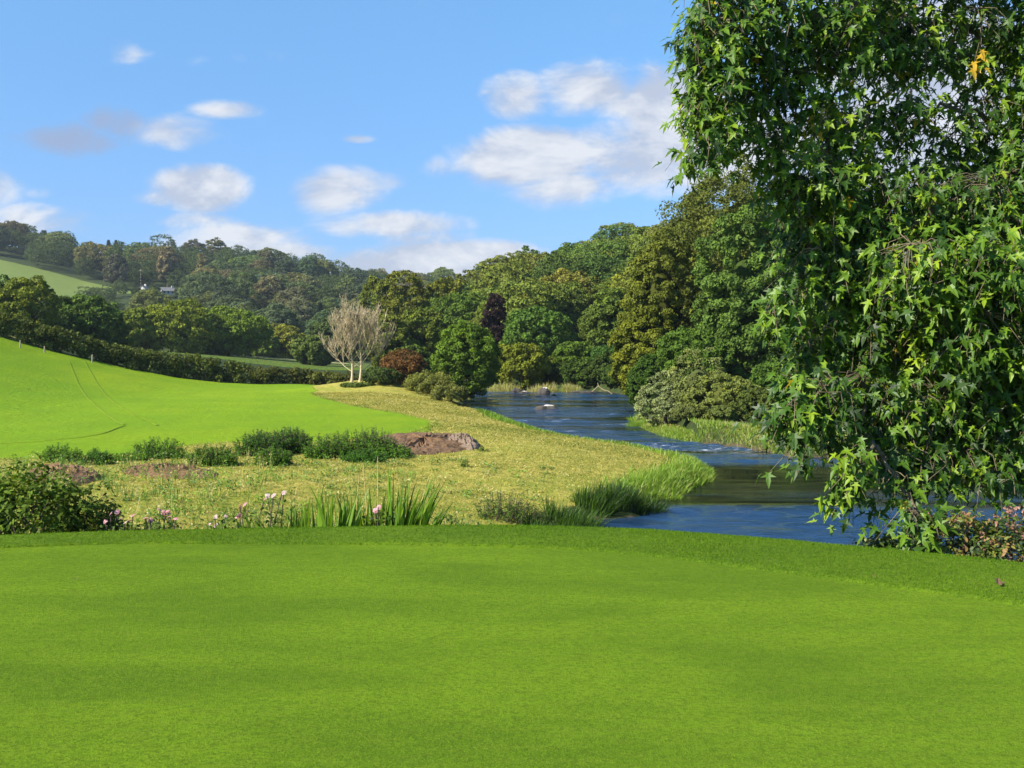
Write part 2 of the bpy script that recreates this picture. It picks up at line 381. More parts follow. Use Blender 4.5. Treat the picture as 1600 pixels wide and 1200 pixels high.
mea = t.mix(t.mapr(nl, .48, .66, 0, .6), mea, (.26, .31, .03))
mea = t.mix(t.mapr(nf, .5, .72, 0, .75), mea, (.20, .19, .035))
mud = t.mix(t.mapr(nm, .35, .65), (.05, .04, .025), (.13, .10, .06))
spy = t.node('ShaderNodeSeparateXYZ'); t.put(spy.inputs[0], P); fld = t.mix(t.mapr(spy.outputs[1], 190, 260, 0, 1), fld, t.mix(nl, (.13, .19, .04), (.21, .26, .055)))
def wn(a): return t.mapr(t.math('ADD', t.attr(a), t.math('MULTIPLY', t.math('SUBTRACT', nm, .5), .9)), .4, .6)
c = t.mix(wn('wm'), wild, mea); c = t.mix(wn('wr'), c, mud); c = t.mix(wn('wf'), c, fld); c = t.mix(1.0, c, (ALB, ALB, ALB), 'MULTIPLY')
b = t.node('ShaderNodeBsdfPrincipled'); t.put(b.inputs['Base Color'], c); b.inputs['Roughness'].default_value = .95; b.inputs['Specular IOR Level'].default_value = .1
bp = t.node('ShaderNodeBump'); bp.inputs['Strength'].default_value = .9; bp.inputs['Distance'].default_value = .12
t.put(bp.inputs['Height'], t.math('ADD', nm, t.math('MULTIPLY', nf, .5))); t.l.new(bp.outputs[0], b.inputs['Normal'])
o = t.node('ShaderNodeOutputMaterial'); t.l.new(b.outputs[0], o.inputs[0]); M['ground'] = m
VV = np.stack([GX, GY, GZ], -1).reshape(-1, 3); AT = {'wf': wf.ravel(), 'wm': wm.ravel(), 'wr': wr.ravel()}
for zi, nm_ in enumerate(('ground', 'grass_field', 'hay_meadow', 'river_bed')):
    q = quads[zone == zi]; us, inv = np.unique(q, return_inverse=True)
    o = add(nm_, mesh(nm_, VV[us], inv.reshape(q.shape), M['ground'], {k: a[us] for k, a in AT.items()}, True)); tag(o, kind='structure')

# ---- putting green and its collar
def undul(x, y): return .03*vnoise(x, y, .5, 11)*np.clip((11-y)/5, 0, 1)
def green_mat(name, a, b_, c_, fine, bumpd):
    m = bpy.data.materials.new(name); m.use_nodes = True; t = NT(m.node_tree); t.n.clear(); P = t.pos()
    n0 = t.noise(t.scalevec(P, (.45, 1.1, 1)), .9, 5, .6, .3); n1 = t.noise(t.scalevec(P, (1, 2.2, 1)), 5, 6, .7); n2 = t.noise(P, fine, 3, .75); n3 = t.noise(P, fine*.35, 4, .7)
    c = t.mix(t.mapr(n0, .40, .60), a, b_); c = t.mix(t.mapr(n1, .4, .7, 0, .55), c, c_)
    n4 = t.noise(t.scalevec(P, (1, 1.5, 1)), fine*.11, 5, .75); c = t.mix(t.mapr(n4, .46, .64, 0, .45), c, tuple(q*.7 for q in a)); c = t.mix(t.mapr(n3, .46, .62, 0, .65), c, tuple(q*.6 for q in a)); c = t.mix(t.mapr(n2, .5, .66, 0, .7), c, tuple(min(q*1.45, 1) for q in b_))
    c = t.mix(1.0, c, (ALB, ALB, ALB), 'MULTIPLY')
    b = t.node('ShaderNodeBsdfPrincipled'); t.put(b.inputs['Base Color'], c); b.inputs['Roughness'].default_value = 1; b.inputs['Specular IOR Level'].default_value = .04; b.inputs['Sheen Weight'].default_value = .05; b.inputs['Sheen Roughness'].default_value = .4; b.inputs['Sheen Tint'].default_value = (.6, .9, .2, 1)
    bp = t.node('ShaderNodeBump'); bp.inputs['Strength'].default_value = .8; bp.inputs['Distance'].default_value = bumpd
    t.put(bp.inputs['Height'], t.math('ADD', n2, n3)); t.l.new(bp.outputs[0], b.inputs['Normal'])
    o = t.node('ShaderNodeOutputMaterial'); t.l.new(b.outputs[0], o.inputs[0]); return m
M['green'] = green_mat('putting_green', (.082, .158, .006), (.150, .254, .009), (.160, .215, .018), 110, .012)
M['collar'] = green_mat('collar_turf', (.06, .125, .008), (.115, .20, .010), (.15, .20, .02), 60, .02)
n = len(GINC); cen = np.array([-3.0, 2.5]); rings = np.concatenate([np.linspace(0.02, .7, 24), np.linspace(.72, 1, 30)])
V = np.array([[cen[0]+(p[0]-cen[0])*r, cen[1]+(p[1]-cen[1])*r, 0] for r in rings for p in GINC]); V[:, 2] = 3.0+undul(V[:, 0], V[:, 1])
fq = [(r*n+i, r*n+(i+1) % n, (r+1)*n+(i+1) % n, (r+1)*n+i) for r in range(len(rings)-1) for i in range(n)]
tag(add('putting_green', mesh('putting_green', V, [np.array(fq), ], M['green'], None, True)), kind='structure')
prof = [(0, -.004), (.012, .018), (.1, .022), (.3, .03), (.5, .035), (.7, .03), (.85, .012), (1.0, -.02), (1.12, -.07), (1.3, -.22), (1.6, -.5)]
V = []
for s, z in prof:
    p = GINC+(GOUTC-GINC)*s; q = np.zeros((n, 3)); q[:, :2] = p; q[:, 2] = 3.0+z+undul(GINC[:, 0], GINC[:, 1])*(1-min(s, 1)); V.append(q)
V = np.concatenate(V); fq = [(r*n+i, r*n+(i+1) % n, (r+1)*n+(i+1) % n, (r+1)*n+i) for r in range(len(prof)-1) for i in range(n)]
tag(add('green_collar', mesh('green_collar', V, np.array(fq), M['collar'], None, True)), kind='structure')
# short blades of the collar
nb = 130000; u_ = rng.uniform(0, 1, nb); i_ = rng.integers(0, n, nb); fr = rng.random(nb)[:, None]
ga = GINC[i_]*(1-fr)+GINC[(i_+1) % n]*fr; gb = GOUTC[i_]*(1-fr)+GOUTC[(i_+1) % n]*fr
s_ = u_*1.15; pp = ga+(gb-ga)*s_[:, None]
ok = (pp[:, 1] > 4.5) & (np.abs(pp[:, 0]) < 9.5) & (pp[:, 1] > np.abs(pp[:, 0])*1.6); pp = pp[ok]; s_ = s_[ok]
zz = np.interp(s_, [p[0] for p in prof], [p[1] for p in prof])+3.0+undul(ga[ok][:, 0], ga[ok][:, 1])*(1-np.minimum(s_, 1))
bag = Bag(); k = len(pp); ln = rng.normal(size=(k, 3))*.5; ln[:, 2] = 0
blades(bag, np.column_stack([pp, zz-.004]), ln, rng.uniform(.010, .026, k)*(1+.5*np.maximum(0, vnoise(pp[:, 0], pp[:, 1], 3, 9))), .006, np.clip(rng.normal(.5, .25, k)+.3*vnoise(pp[:, 0], pp[:, 1], 2.5, 3), 0, 1), seg=2)
tag(add('mown_grass', bag.mesh('mown_grass', M['turf'])), 'short mown grass of the collar around the putting green', 'grass', kind='stuff')

# ---- river
m = bpy.data.materials.new('river_water'); m.use_nodes = True; t = NT(m.node_tree); t.n.clear(); P = t.pos()
rip = t.attr('rip'); foam = t.attr('foam')
w1 = t.noise(t.scalevec(P, (.55, 1.6, 1), (0, 0, .15)), 1.6, 4, .6, .6); w2 = t.noise(t.scalevec(P, (.6, 1.8, 1), (0, 0, -.2)), 6.5, 4, .65, .4)
w0 = t.noise(t.scalevec(P, (.25, .8, 1), (0, 0, .1)), .5, 3, .5, .5)
rr = t.math('MULTIPLY', rip, t.mapr(w0, .3, .65, .35, 1.25))
hgt = t.math('MULTIPLY', t.math('ADD', t.math('MULTIPLY', w1, .75), t.math('MULTIPLY', w2, .25)), rr)
bp = t.node('ShaderNodeBump'); bp.inputs['Strength'].default_value = 1; bp.inputs['Distance'].default_value = .35; t.put(bp.inputs['Height'], hgt)
fm = t.math('MULTIPLY', t.mapr(t.noise(t.scalevec(P, (.5, 2.2, 1), (0, 0, -.1)), 2.4, 6, .75, .6), .56, .66), foam)
b = t.node('ShaderNodeBsdfPrincipled'); t.put(b.inputs['Base Color'], t.mix(fm, t.mix(t.mapr(rip, .2, .7), (.005, .007, .006), (.014, .046, .110)), (.8, .82, .85)))  # blue on rippled water: sky reflection put into the base colour
t.put(b.inputs['Roughness'], t.math('ADD', t.math('ADD', t.math('MULTIPLY', fm, .5), .05), t.math('MULTIPLY', rr, .05))); t.put(b.inputs['IOR'], t.mapr(rip, .06, .5, 1.13, 1.55)); t.put(b.inputs['Specular IOR Level'], t.mapr(rip, .1, .6, .16, .62))
t.l.new(bp.outputs[0], b.inputs['Normal']); o = t.node('ShaderNodeOutputMaterial'); t.l.new(b.outputs[0], o.inputs[0]); M['water'] = m
wxs = np.concatenate([np.arange(-22, 30, .3), np.linspace(30, 95, 60)]); wys = np.concatenate([np.linspace(6, 26, 40), np.arange(26.15, 62, .13), np.arange(62.2, 136, .3)]); A, B_ = np.meshgrid(wxs, wys)
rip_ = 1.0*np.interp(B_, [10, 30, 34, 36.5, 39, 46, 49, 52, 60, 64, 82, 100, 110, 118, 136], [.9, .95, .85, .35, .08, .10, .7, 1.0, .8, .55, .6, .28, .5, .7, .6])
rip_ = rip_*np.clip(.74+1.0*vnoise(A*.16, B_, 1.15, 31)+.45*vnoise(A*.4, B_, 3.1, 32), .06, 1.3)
rapid = np.exp(-((B_-54.5+(A-10)*.55)/2.6)**2)*(A > 4); foam_ = np.clip(rapid, 0, 1)
foam_ = np.maximum(foam_, np.exp(-((B_-73)/.7)**2)*smooth((A-5.2)/1.5)*.9)
ii = np.arange(A.size).reshape(A.shape); q = np.stack([ii[:-1, :-1], ii[:-1, 1:], ii[1:, 1:], ii[1:, :-1]], -1)
cx_, cy_ = (A[:-1, :-1]+A[1:, 1:])/2, (B_[:-1, :-1]+B_[1:, 1:])/2
q = q[sdist(cx_, cy_, RIVC) < 1.6]
rw = np.random.default_rng(15); zw = np.zeros(A.shape); gust = .65+.5*vnoise(A, B_*2, .35, 23)
for _ in range(16):
    lam = rw.uniform(.55, 2.2); an = rw.normal()*.55; kx, ky = math.sin(an)*2*math.pi/lam, math.cos(an)*2*math.pi/lam
    zw += .045*lam/(2*math.pi)*np.sin(A*kx+B_*ky+rw.uniform(0, 6.28)+.8*np.sin(A*.4+B_*.23+rw.uniform(0, 6)))
zw = zw*rip_*np.clip(gust, .15, 1.4)*np.interp(B_, [28, 40, 60, 90], [1.9, 1.8, 1.75, 1.6])+.05*vnoise(A*.6, B_, 2.4, 22)*rapid
us, inv = np.unique(q, return_inverse=True)
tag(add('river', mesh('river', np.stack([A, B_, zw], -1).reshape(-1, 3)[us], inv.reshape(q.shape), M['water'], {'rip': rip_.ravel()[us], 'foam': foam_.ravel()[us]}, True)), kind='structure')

# ------------------------------------------------------------------ trees
def sphere_dirs(n, zmin=-.6, r=None):
    i = np.arange(n)+.5; z = 1-(1-zmin)*i/n; th = i*2.399963+(r or rng).uniform(0, 6); s = np.sqrt(1-z*z)
    return np.column_stack([s*np.cos(th), s*np.sin(th), z])
def lobed(d, k, seed, amt):
    r = np.random.default_rng(seed); out = np.ones(len(d))
    for _ in range(k):
        c = unit(r.normal(size=3)); out += amt*np.maximum(0, (d@c-.55)/.45)**1.0*r.uniform(-.8, 1)
    return out
def crown(bag, C, R, Hh, ncl, per, leaf, seed, zmin=-.6, lob=.3, clr=.24, spread=.6, yel=0.0, core=True, taper=0.0, droop=0.0):
    """crown of leaf clumps round C (its centre): radius R (x,y), half height Hh"""
    r = np.random.default_rng(seed)
    d = sphere_dirs(ncl, zmin, r); d = unit(d+r.normal(size=d.shape)*.12)
    rad = lobed(d, 9, seed, lob)*r.uniform(.78, 1.03, ncl)
    S = np.array([R, R, Hh])
    tp = 1-taper*np.clip(d[:, 2], -1, 1)
    cc = C+d*rad[:, None]*S*.92*np.column_stack([tp, tp, np.ones(ncl)])
    cr = R*clr*r.uniform(.65, 1.35, ncl)
    e = unit(r.normal(size=(ncl, per, 3))+d[:, None]*.9+np.array([0, 0, .45]))
    P = cc[:, None]+e*cr[:, None, None]*r.uniform(.55, 1.05, (ncl, per, 1))*np.array([1, 1, .75])
    N = unit(e+r.normal(size=e.shape)*spread); T = r.normal(size=e.shape)+np.array([0, 0, -.5-droop])
    ti = np.clip(.5+r.normal(size=(ncl, 1))*.16+r.normal(size=(ncl, per))*.14+yel*(r.random((ncl, 1)) < .25)*.35, 0, 1.1)
    L = leaf*r.uniform(.7, 1.4, ncl*per)
    cards(bag, P.reshape(-1, 3), N.reshape(-1, 3), T.reshape(-1, 3), L, L*.75, ti.ravel())
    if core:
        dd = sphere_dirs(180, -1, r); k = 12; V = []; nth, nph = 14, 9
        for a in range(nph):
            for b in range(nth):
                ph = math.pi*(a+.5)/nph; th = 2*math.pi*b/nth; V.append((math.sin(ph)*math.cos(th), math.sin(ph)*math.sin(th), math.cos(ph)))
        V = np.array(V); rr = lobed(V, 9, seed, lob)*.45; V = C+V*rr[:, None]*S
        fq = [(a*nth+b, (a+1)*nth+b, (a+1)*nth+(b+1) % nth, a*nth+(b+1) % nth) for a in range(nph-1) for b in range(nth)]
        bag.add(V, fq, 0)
def trunkbag(h, r0, seed, spread=.5, limbs=7, hs=.35):
    r = np.random.default_rng(seed); b = Bag(); s = np.linspace(0, 1, 7)
    ax = np.column_stack([.3*np.sin(s*2+r.uniform(0, 6))*s*h*.08, .3*np.sin(s*2+r.uniform(0, 6))*s*h*.08, s*h*.85])
    tube(b, ax, r0*(1-.8*s)*(1+.6*np.exp(-s*14)), 8, .5)
    for k in range(limbs):
        f = hs+(.8-hs)*k/limbs; p = np.array([np.interp(f, s, ax[:, i]) for i in range(3)]); a = r.uniform(0, 6.28); l = h*spread*r.uniform(.35, .6)
        q = np.array([p+np.array([math.cos(a)*l*u, math.sin(a)*l*u, l*(.35*u+.4*u*u)]) for u in np.linspace(0, 1, 5)])
        q += r.normal(size=q.shape)*l*.03; q[0] = p; tube(b, q, r0*.42*(1-.85*np.linspace(0, 1, 5)), 5, .5)
    return b
# woodland variants, all 10 m high with their foot at the origin; the trunk goes inside the mesh (too small to tell apart)
VAR = []
for k in range(7):
    b = Bag(); R = [4.6, 5.0, 4.2, 5.2, 4.4, 4.8, 3.6][k]
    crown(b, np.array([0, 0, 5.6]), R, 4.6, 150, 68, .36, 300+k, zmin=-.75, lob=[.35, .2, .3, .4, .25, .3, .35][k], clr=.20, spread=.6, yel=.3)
    VAR.append(b)
CON = []
for k in range(2):
    b = Bag(); r = np.random.default_rng(50+k); m_ = 2600; z = r.random(m_)**.8; a = r.uniform(0, 6.28, m_); tier = (z*11) % 1
    rad = (1-z)*2.4*(.45+.55*(1-tier))*r.uniform(.5, 1, m_)+.05
    Pp = np.column_stack([rad*np.cos(a), rad*np.sin(a), .8+z*9.2]); out = np.column_stack([np.cos(a), np.sin(a), -.35+0*a])
    cards(b, Pp, np.column_stack([np.cos(a)*.4, np.sin(a)*.4, 1+0*a])+r.normal(size=(m_, 3))*.4, out, .6, .3, np.clip(r.normal(.4, .2, m_), 0, 1)); VAR_ = b
    CON.append(b)
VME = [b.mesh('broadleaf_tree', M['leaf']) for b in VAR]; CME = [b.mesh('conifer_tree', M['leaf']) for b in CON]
def jitcol(c, r, a=.14):
    k = 1+r.normal()*a; return (max(c[0]*k*(1+r.normal()*.06), .003), max(c[1]*k, .003), max(c[2]*k*(1+r.normal()*.12), .002))
# spots on the two hillsides
spots = []
r = np.random.default_rng(99)
GREEN_R = [(.165, .22, .034), (.135, .20, .036), (.19, .235, .036), (.115, .175, .038), (.185, .21, .038)]
GREEN_L = [(.16, .20, .07), (.125, .17, .07), (.19, .21, .06), (.095, .135, .065), (.20, .195, .08), (.15, .20, .06)]
y = 146.0
while y < 345:
    sp = 6.0+y*.013
    x = -.075*y
    while x < .30*y:
        X = x+r.uniform(-.35, .35)*sp; Y = y+r.uniform(-.35, .35)*sp; x += sp
        px = X/Y*F+800
        if hillR(np.array([X]), np.array([Y]))[0] < 1.2 and px < 760: continue
        if sdist(np.array([X]), np.array([Y]), RIVC)[0] < 4: continue
        if px > 1215 and Y > 200: continue
        if Y < 172 and px < 1010: continue
        if Y < 170 and px > 1010: continue
        hh = sp*1.08*r.uniform(.68, 1.42); spots.append((X, Y, hh, r.uniform(.95, 1.25), GREEN_R[r.integers(5)], 'R', r.integers(7), r.uniform(0, 6.28), r.random()))
    y += sp*.88
y = 392.0
hfx = lambda X, Y: min(sdist(np.array([X]), np.array([Y]), HF)[0], 1e9)
while y < 800:
    sp = 13.5+(y-390)*.012
    x = -.485*y
    while x < -.03*y:
        X = x+r.uniform(-.4, .4)*sp; Y = y+r.uniform(-.4, .4)*sp; x += sp
        if hfx(X, Y) < 3 or sdist(np.array([X]), np.array([Y]), HF2)[0] < 5: continue
        px = X/Y*F+800
        # sight lines kept open to the two hill fields and the farmhouses
        if 262 < px < 308 and 405 < Y < 548: continue
        if 388 < px < 418 and 470 < Y < 545: continue
        if 205 < px < 290 and 470 < Y < 604: continue
        if px < 225 and Y < 610: hh = 7*r.uniform(.8, 1.2)
        else: hh = sp*.85*r.uniform(.65, 1.45)
        con = (Y > 735 and 110 < px < 300 and r.random() < .7) or r.random() < .04
        c = GREEN_L[r.integers(6)]
        if con: c = (.05, .08, .04)
        spots.append((X, Y, hh, r.uniform(.95, 1.3), c, 'C' if con else 'L', r.integers(7), r.uniform(0, 6.28), r.random()))
    y += sp*.95
vis = [s for s in spots if -.49 < s[0]/s[1] < .27]
vis.sort(key=lambda s: -s[2]/s[1])
inds = set(id(s) for s in vis[:285])
LR = ['rounded green tree in the closed wood covering the steep hill right of the river', 'rounded green tree near the skyline of the steep wooded hill right of the river']
LL = ['dark green rounded tree on the lower slope of the distant left hillside', 'dull green rounded tree high on the distant left hillside below the skyline', 'small dark pointed conifer on the distant left hillside']
GRP = ['trees of the steep wood right of the river', 'trees of the steep wood right of the river', 'broadleaf trees on the distant left hillside', 'broadleaf trees on the distant left hillside', 'conifers on the distant left hillside']
def lookup(v, tab):
    for lim, w in tab:
        if v < lim: return w
    return tab[-1][1]
def hill_label(X, Y, c, kind):
    px = X/Y*F+800; lum = .3*c[0]+.6*c[1]; rg = c[0]/c[1]
    if kind == 'R':
        tone = 'yellowish' if rg > .93 else ('pale green' if lum > .20 else ('deep green' if lum < .145 else 'mid green'))
        if rg > .93: tone = 'yellowish'
        return tone+' tree '+lookup(Y, [(195, 'low on'), (235, 'half way up'), (285, 'high on'), (999, 'at the skyline of')])+' the steep wooded hill, '+lookup(px, [(745, 'above the left bank tree'), (800, 'above the purple beech'), (860, 'above the round brownish bush'), (925, 'above the white topped boulder'), (1000, 'above the pale drift branch'), (9999, 'behind the right bank trees')])
    tone = 'small pointed conifer' if kind == 'C' else ('brownish tree' if rg > .98 else ('pale green tree' if lum > .165 else ('dark green tree' if lum < .115 else 'dull green tree')))
    return tone+' '+lookup(Y, [(470, 'at the foot of'), (560, 'low on'), (660, 'half way up'), (735, 'high on'), (9999, 'on the skyline of')])+' the distant left hill, '+lookup(px, [(110, 'at its left end'), (205, 'right of the hill field'), (300, 'near the white farmhouses'), (420, 'over the valley oak'), (510, 'left of the bare tree'), (620, 'behind the bare tree'), (9999, 'by the skyline dip')])
rest = Bag()
for s in spots:
    X, Y, hh, wd, c, kind, vi, ro, rn = s; z = H(X, Y)-.4; k = hh/10
    conif = kind == 'C'; me = CME[vi % 2] if conif else VME[vi]
    if conif: k *= .85; wd *= 1.5
    c = jitcol(c, r)
    if kind == 'L' and rn > .9: c = jitcol((.21, .185, .10), r)
    if kind == 'R' and rn > .96: c = jitcol((.25, .24, .04), r)
    if id(s) in inds:
        o = add('conifer_tree' if conif else 'broadleaf_tree', me, None, (X, Y, z), c, ro, (k*wd, k*wd, k))
        j = (0 if Y < 250 else 1) if kind == 'R' else (4 if conif else (2 if Y < 560 else 3))
        tag(o, hill_label(X, Y, c, kind), 'tree', GRP[j])
    else:
        src = CON[vi % 2] if conif else VAR[vi]; V, Fs, T = src.arrays(); nk = min(len(V)//4*4, 2600*4)
        nq = len(Fs[0]); sub = rng.random(nq) < .32; Q = Fs[0][sub][:, :4]
        cs, sn = math.cos(ro), math.sin(ro); V = V*np.array([k*wd, k*wd, k]); V = np.column_stack([V[:, 0]*cs-V[:, 1]*sn+X, V[:, 0]*sn+V[:, 1]*cs+Y, V[:, 2]+z])
        us, inv = np.unique(Q, return_inverse=True); rest.add(V[us], inv.reshape(Q.shape), T[us])
if rest.n:
    tag(add('far_woodland', rest.mesh('far_woodland', M['leaf']), None, color=(.09, .13, .04)), 'closed dark green woodland filling the far hillsides up to the skyline', 'woodland', kind='stuff')
print('hill trees', len(spots), 'individual', len(inds))

BRI = 1.55
def tree(name, px, topy, D, wpx, col, label, seed, group=None, ncl=150, per=90, leaf=.34, zmin=-.7, lob=.3, clr=.22, yel=.3, low=.12, taper=0., spread=.6, droop=0., base=None, depth=None, trunkr=None, limbs=7):
    col = tuple(min(c*(BRI if k_ < 2 else 1.35), .6) for k_, c in enumerate(col))
    X = wx(px, D); z0 = H(X, D) if base is None else base; top = wz(topy, D); h = top-z0; R = wpx/2/F*D
    root = empty(name, (X, D, z0), label, 'tree' if 'bush' not in name and 'shrub' not in name else 'bush', group)
    cz = low*h+(1-low)*h/2; hh = (1-low)*h/2
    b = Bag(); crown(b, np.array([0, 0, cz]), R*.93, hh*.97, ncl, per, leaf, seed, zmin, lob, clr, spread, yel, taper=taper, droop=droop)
    add('crown', b.mesh('crown', M['leaf']), root, color=col)
    tb = trunkbag(h*.8, trunkr or max(.12, h*.022), seed, spread=min(.55, R/h), limbs=limbs); add('trunk', tb.mesh('trunk', M['bark'], True), root)
    return root
OAK = (.075, .13, .016); DK = (.05, .10, .018); OLV = (.135, .14, .022)
# left: trees just beyond the sloping hedge
TL = [(38, 428, 150, 110, (.085, .125, .015), 'big round yellow green tree behind the hedge at the left edge of the view'),
      (-60, 440, 148, 120, DK, 'dark round tree behind the hedge just past the left edge'),
      (118, 462, 160, 90, DK, 'dark green tree behind the hedge next right of the big yellow green one'),
      (160, 478, 175, 70, (.06, .11, .02), 'small green tree at the hedge between the dark tree and the valley oaks'),
      (212, 482, 235, 75, (.085, .13, .015), 'leftmost yellowish oak of the valley row below the farmhouses'),
      (268, 478, 240, 100, (.095, .14, .014), 'wide yellow green oak of the valley row below the farmhouses'),
      (357, 480, 250, 108, (.08, .14, .015), 'full round green oak standing alone with dark gap under its crown'),
      (315, 505, 262, 50, DK, 'low dark tree wedged between the two widest valley oaks'),
      (412, 520, 285, 46, (.07, .12, .02), 'small green tree right of the round oak at the valley field edge'),
      (446, 508, 290, 60, (.12, .15, .02), 'small yellowish tree behind the valley field left of the bare tree'),
      (492, 525, 235, 62, (.06, .10, .02), 'dark green low tree directly left of the bare pale tree'),
      (520, 500, 300, 60, (.05, .085, .022), 'dim green tree seen behind the bare pale branches')]
for i, (px, ty, D, w, c, lab) in enumerate(TL):
    c = (c[0]*1.45, c[1]*1.2, c[2]*1.4); w = w*1.08
    tree('oak_tree' if 'oak' in lab else 'broadleaf_tree', px, ty, D, w, c, lab, 400+i, 'trees along the valley hedge and field', ncl=170, per=80, leaf=.0022*D+.02, low=-.02, zmin=-.9, clr=.19, lob=.42)
# centre: autumn tinted wood left of the steep hill
TC = [(600, 440, 235, 80, (.10, .118, .018), 'bronze green tree with rounded top behind the right side of the bare tree'),
      (645, 436, 215, 85, (.118, .125, .018), 'ochre tinted broad tree in the middle of the valley mouth'),
      (690, 437, 220, 75, (.13, .14, .018), 'yellow olive tree right of the ochre broad one under the skyline dip'),
      (655, 480, 175, 85, (.095, .12, .018), 'mid height olive tree in front of the ochre broad one'),
      (610, 500, 170, 70, (.10, .12, .018), 'olive brown tree directly behind the bare pale tree'),
      (722, 470, 200, 60, (.06, .11, .02), 'dark green tree left of the purple beech'),
      (640, 540, 135, 70, (.06, .09, .018), 'dim green low tree behind the rusty thorn bush'),
      (840, 488, 160, 110, (.07, .125, .02), 'broad domed green tree at the foot of the steep hill above the far bank'),
      (745, 560, 150, 60, DK, 'dark green tree behind the left bank tree over the water'),
      (900, 530, 138, 66, (.08, .13, .018), 'upright fresh green tree on the far bank opposite the boulders'),
      (945, 540, 132, 60, (.045, .09, .018), 'dark green tree leaning over the far end of the river'),
      (862, 560, 142, 40, DK, 'small dark tree between the yellow round bush and the fresh green tree'),
      (955, 455, 150, 80, (.085, .12, .02), 'greyish green tree behind the yellowing river tree')]
for i, (px, ty, D, w, c, lab) in enumerate(TC):
    tree('broadleaf_tree', px, ty, D, w, c, lab, 440+i, 'trees round the head of the river', ncl=130, per=75, leaf=.0026*D+.02, low=.03, zmin=-.85)
tree('copper_beech', 774, 454, 165, 48, (.030, .017, .018), 'dark purple copper beech in the green wood behind the river', 470, ncl=110, per=80, leaf=.4, low=.02, zmin=-.85, yel=0, lob=.45)
tree('riverside_tree', 727, 504, 112, 104, (.085, .14, .016), 'dense round green tree on the left bank where the water begins', 471, ncl=210, per=110, leaf=.25, low=-.09, zmin=-.95, lob=.22)
tree('round_bush', 812, 538, 133, 92, (.12, .14, .015), 'round bush with yellow brown top on the far bank', 472, ncl=130, per=90, leaf=.28, low=0, zmin=-.9, lob=.15, yel=.6)
tree('rusty_bush', 628, 547, 106, 82, (.12, .062, .024), 'rusty brown thorn bush to the right of the bare tree', 473, ncl=110, per=80, leaf=.17, low=.0, lob=.35, zmin=-.8, clr=.28)
tree('dark_bush', 598, 575, 104, 62, (.05, .075, .02), 'dark green bush at the foot of the bare tree under the rusty one', 474, ncl=80, per=70, leaf=.17, low=0, zmin=-.8)
tree('bank_bush', 672, 588, 103, 84, (.14, .15, .035), 'low pale weedy bush on the bank between rusty bush and river', 475, ncl=90, per=70, leaf=.15, low=0, lob=.35, zmin=-.6)
tree('bank_bush', 704, 604, 97, 58, (.12, .13, .035), 'low weedy bush hanging over the left bank where the water starts', 478, ncl=70, per=70, leaf=.14, low=-.05, lob=.4, zmin=-.6)
tree('bank_bush', 556, 602, 103, 50, (.08, .11, .025), 'low green weed bush round the foot of the bare tree', 476, ncl=60, per=70, leaf=.14, low=0, lob=.35, zmin=-.5)
# right bank giants
TR = [(1150, 226, 104, 285, (.095, .112, .022), 'tallest bronze olive tree on the right bank', 480, .02, .5),
      (1030, 345, 99, 140, (.105, .122, .018), 'tall yellowing tree at the left end of the right bank trees', 481, .0, .7),
      (1172, 330, 84, 190, (.080, .132, .026), 'full fresh green tree in front of the tallest bronze tree', 482, .0, .2),
      (1010, 478, 92, 110, (.118, .135, .016), 'yellow green tree low over the water at the river bend', 483, -.02, .8),
      (1075, 505, 80, 120, (.07, .12, .018), 'dark green tree behind the grey willow', 484, 0, .3),
      (1012, 560, 84, 70, (.05, .095, .016), 'dark drooping tree with branches touching the river', 485, -.03, .2),
      (1290, 330, 92, 220, (.05, .095, .018), 'dark green tree on the right bank behind the near plane tree', 486, 0, .2),
      (1440, 300, 96, 240, (.05, .09, .018), 'second dark tree behind the plane tree on the right bank', 487, 0, .2),
      (1600, 330, 90, 260, (.045, .085, .018), 'dark tree at the right edge behind the plane tree', 488, 0, .2),
      (1350, 500, 70, 200, (.05, .09, .016), 'low dark tree on the right bank deep behind the plane tree', 489, 0, .1),
      (1530, 510, 66, 220, (.045, .08, .016), 'low dark tree at the right edge above the dark water', 490, 0, .1),
      (1235, 560, 74, 120, (.055, .10, .016), 'dark green tree right of the grey willow', 491, 0, .1)]
for (px, ty, D, w, c, lab, sd_, low, yl) in TR:
    tree('riverside_tree', px, ty, D, w, c, lab, sd_, 'tall trees of the right bank', ncl=460 if w > 150 else 300, per=130, leaf=.24 if D > 75 else .22, low=low, zmin=-.95, lob=.42, clr=.15, yel=yl, depth=1)
for i, (px, ty, D, w, c, lab) in enumerate([(1040, 590, 67, 84, (.19, .22, .10), 'silvery grey willow bush at the river end of the willow row'), (1092, 568, 66, 105, (.14, .165, .055), 'tallest olive grey willow bush in the middle of the willow row'), (1150, 578, 64, 105, (.145, .17, .04), 'olive willow bush right of the tallest willow'),
        (1200, 604, 62, 80, (.08, .105, .025), 'low green willow bush at the right end of the willow row'), (1072, 634, 63.5, 46, (.12, .14, .045), 'low dull willow bush in front of the silvery one'), (1128, 636, 61.5, 60, (.105, .13, .035), 'low dark willow bush near the bank grass in front of the tallest')]):
    tree('willow_bush', px, ty, D, w, c, lab, 495+i*7, 'willow bushes on the right bank', ncl=170, per=80, leaf=.12, low=-.05, zmin=-.8, lob=.7, clr=.15, yel=.3)

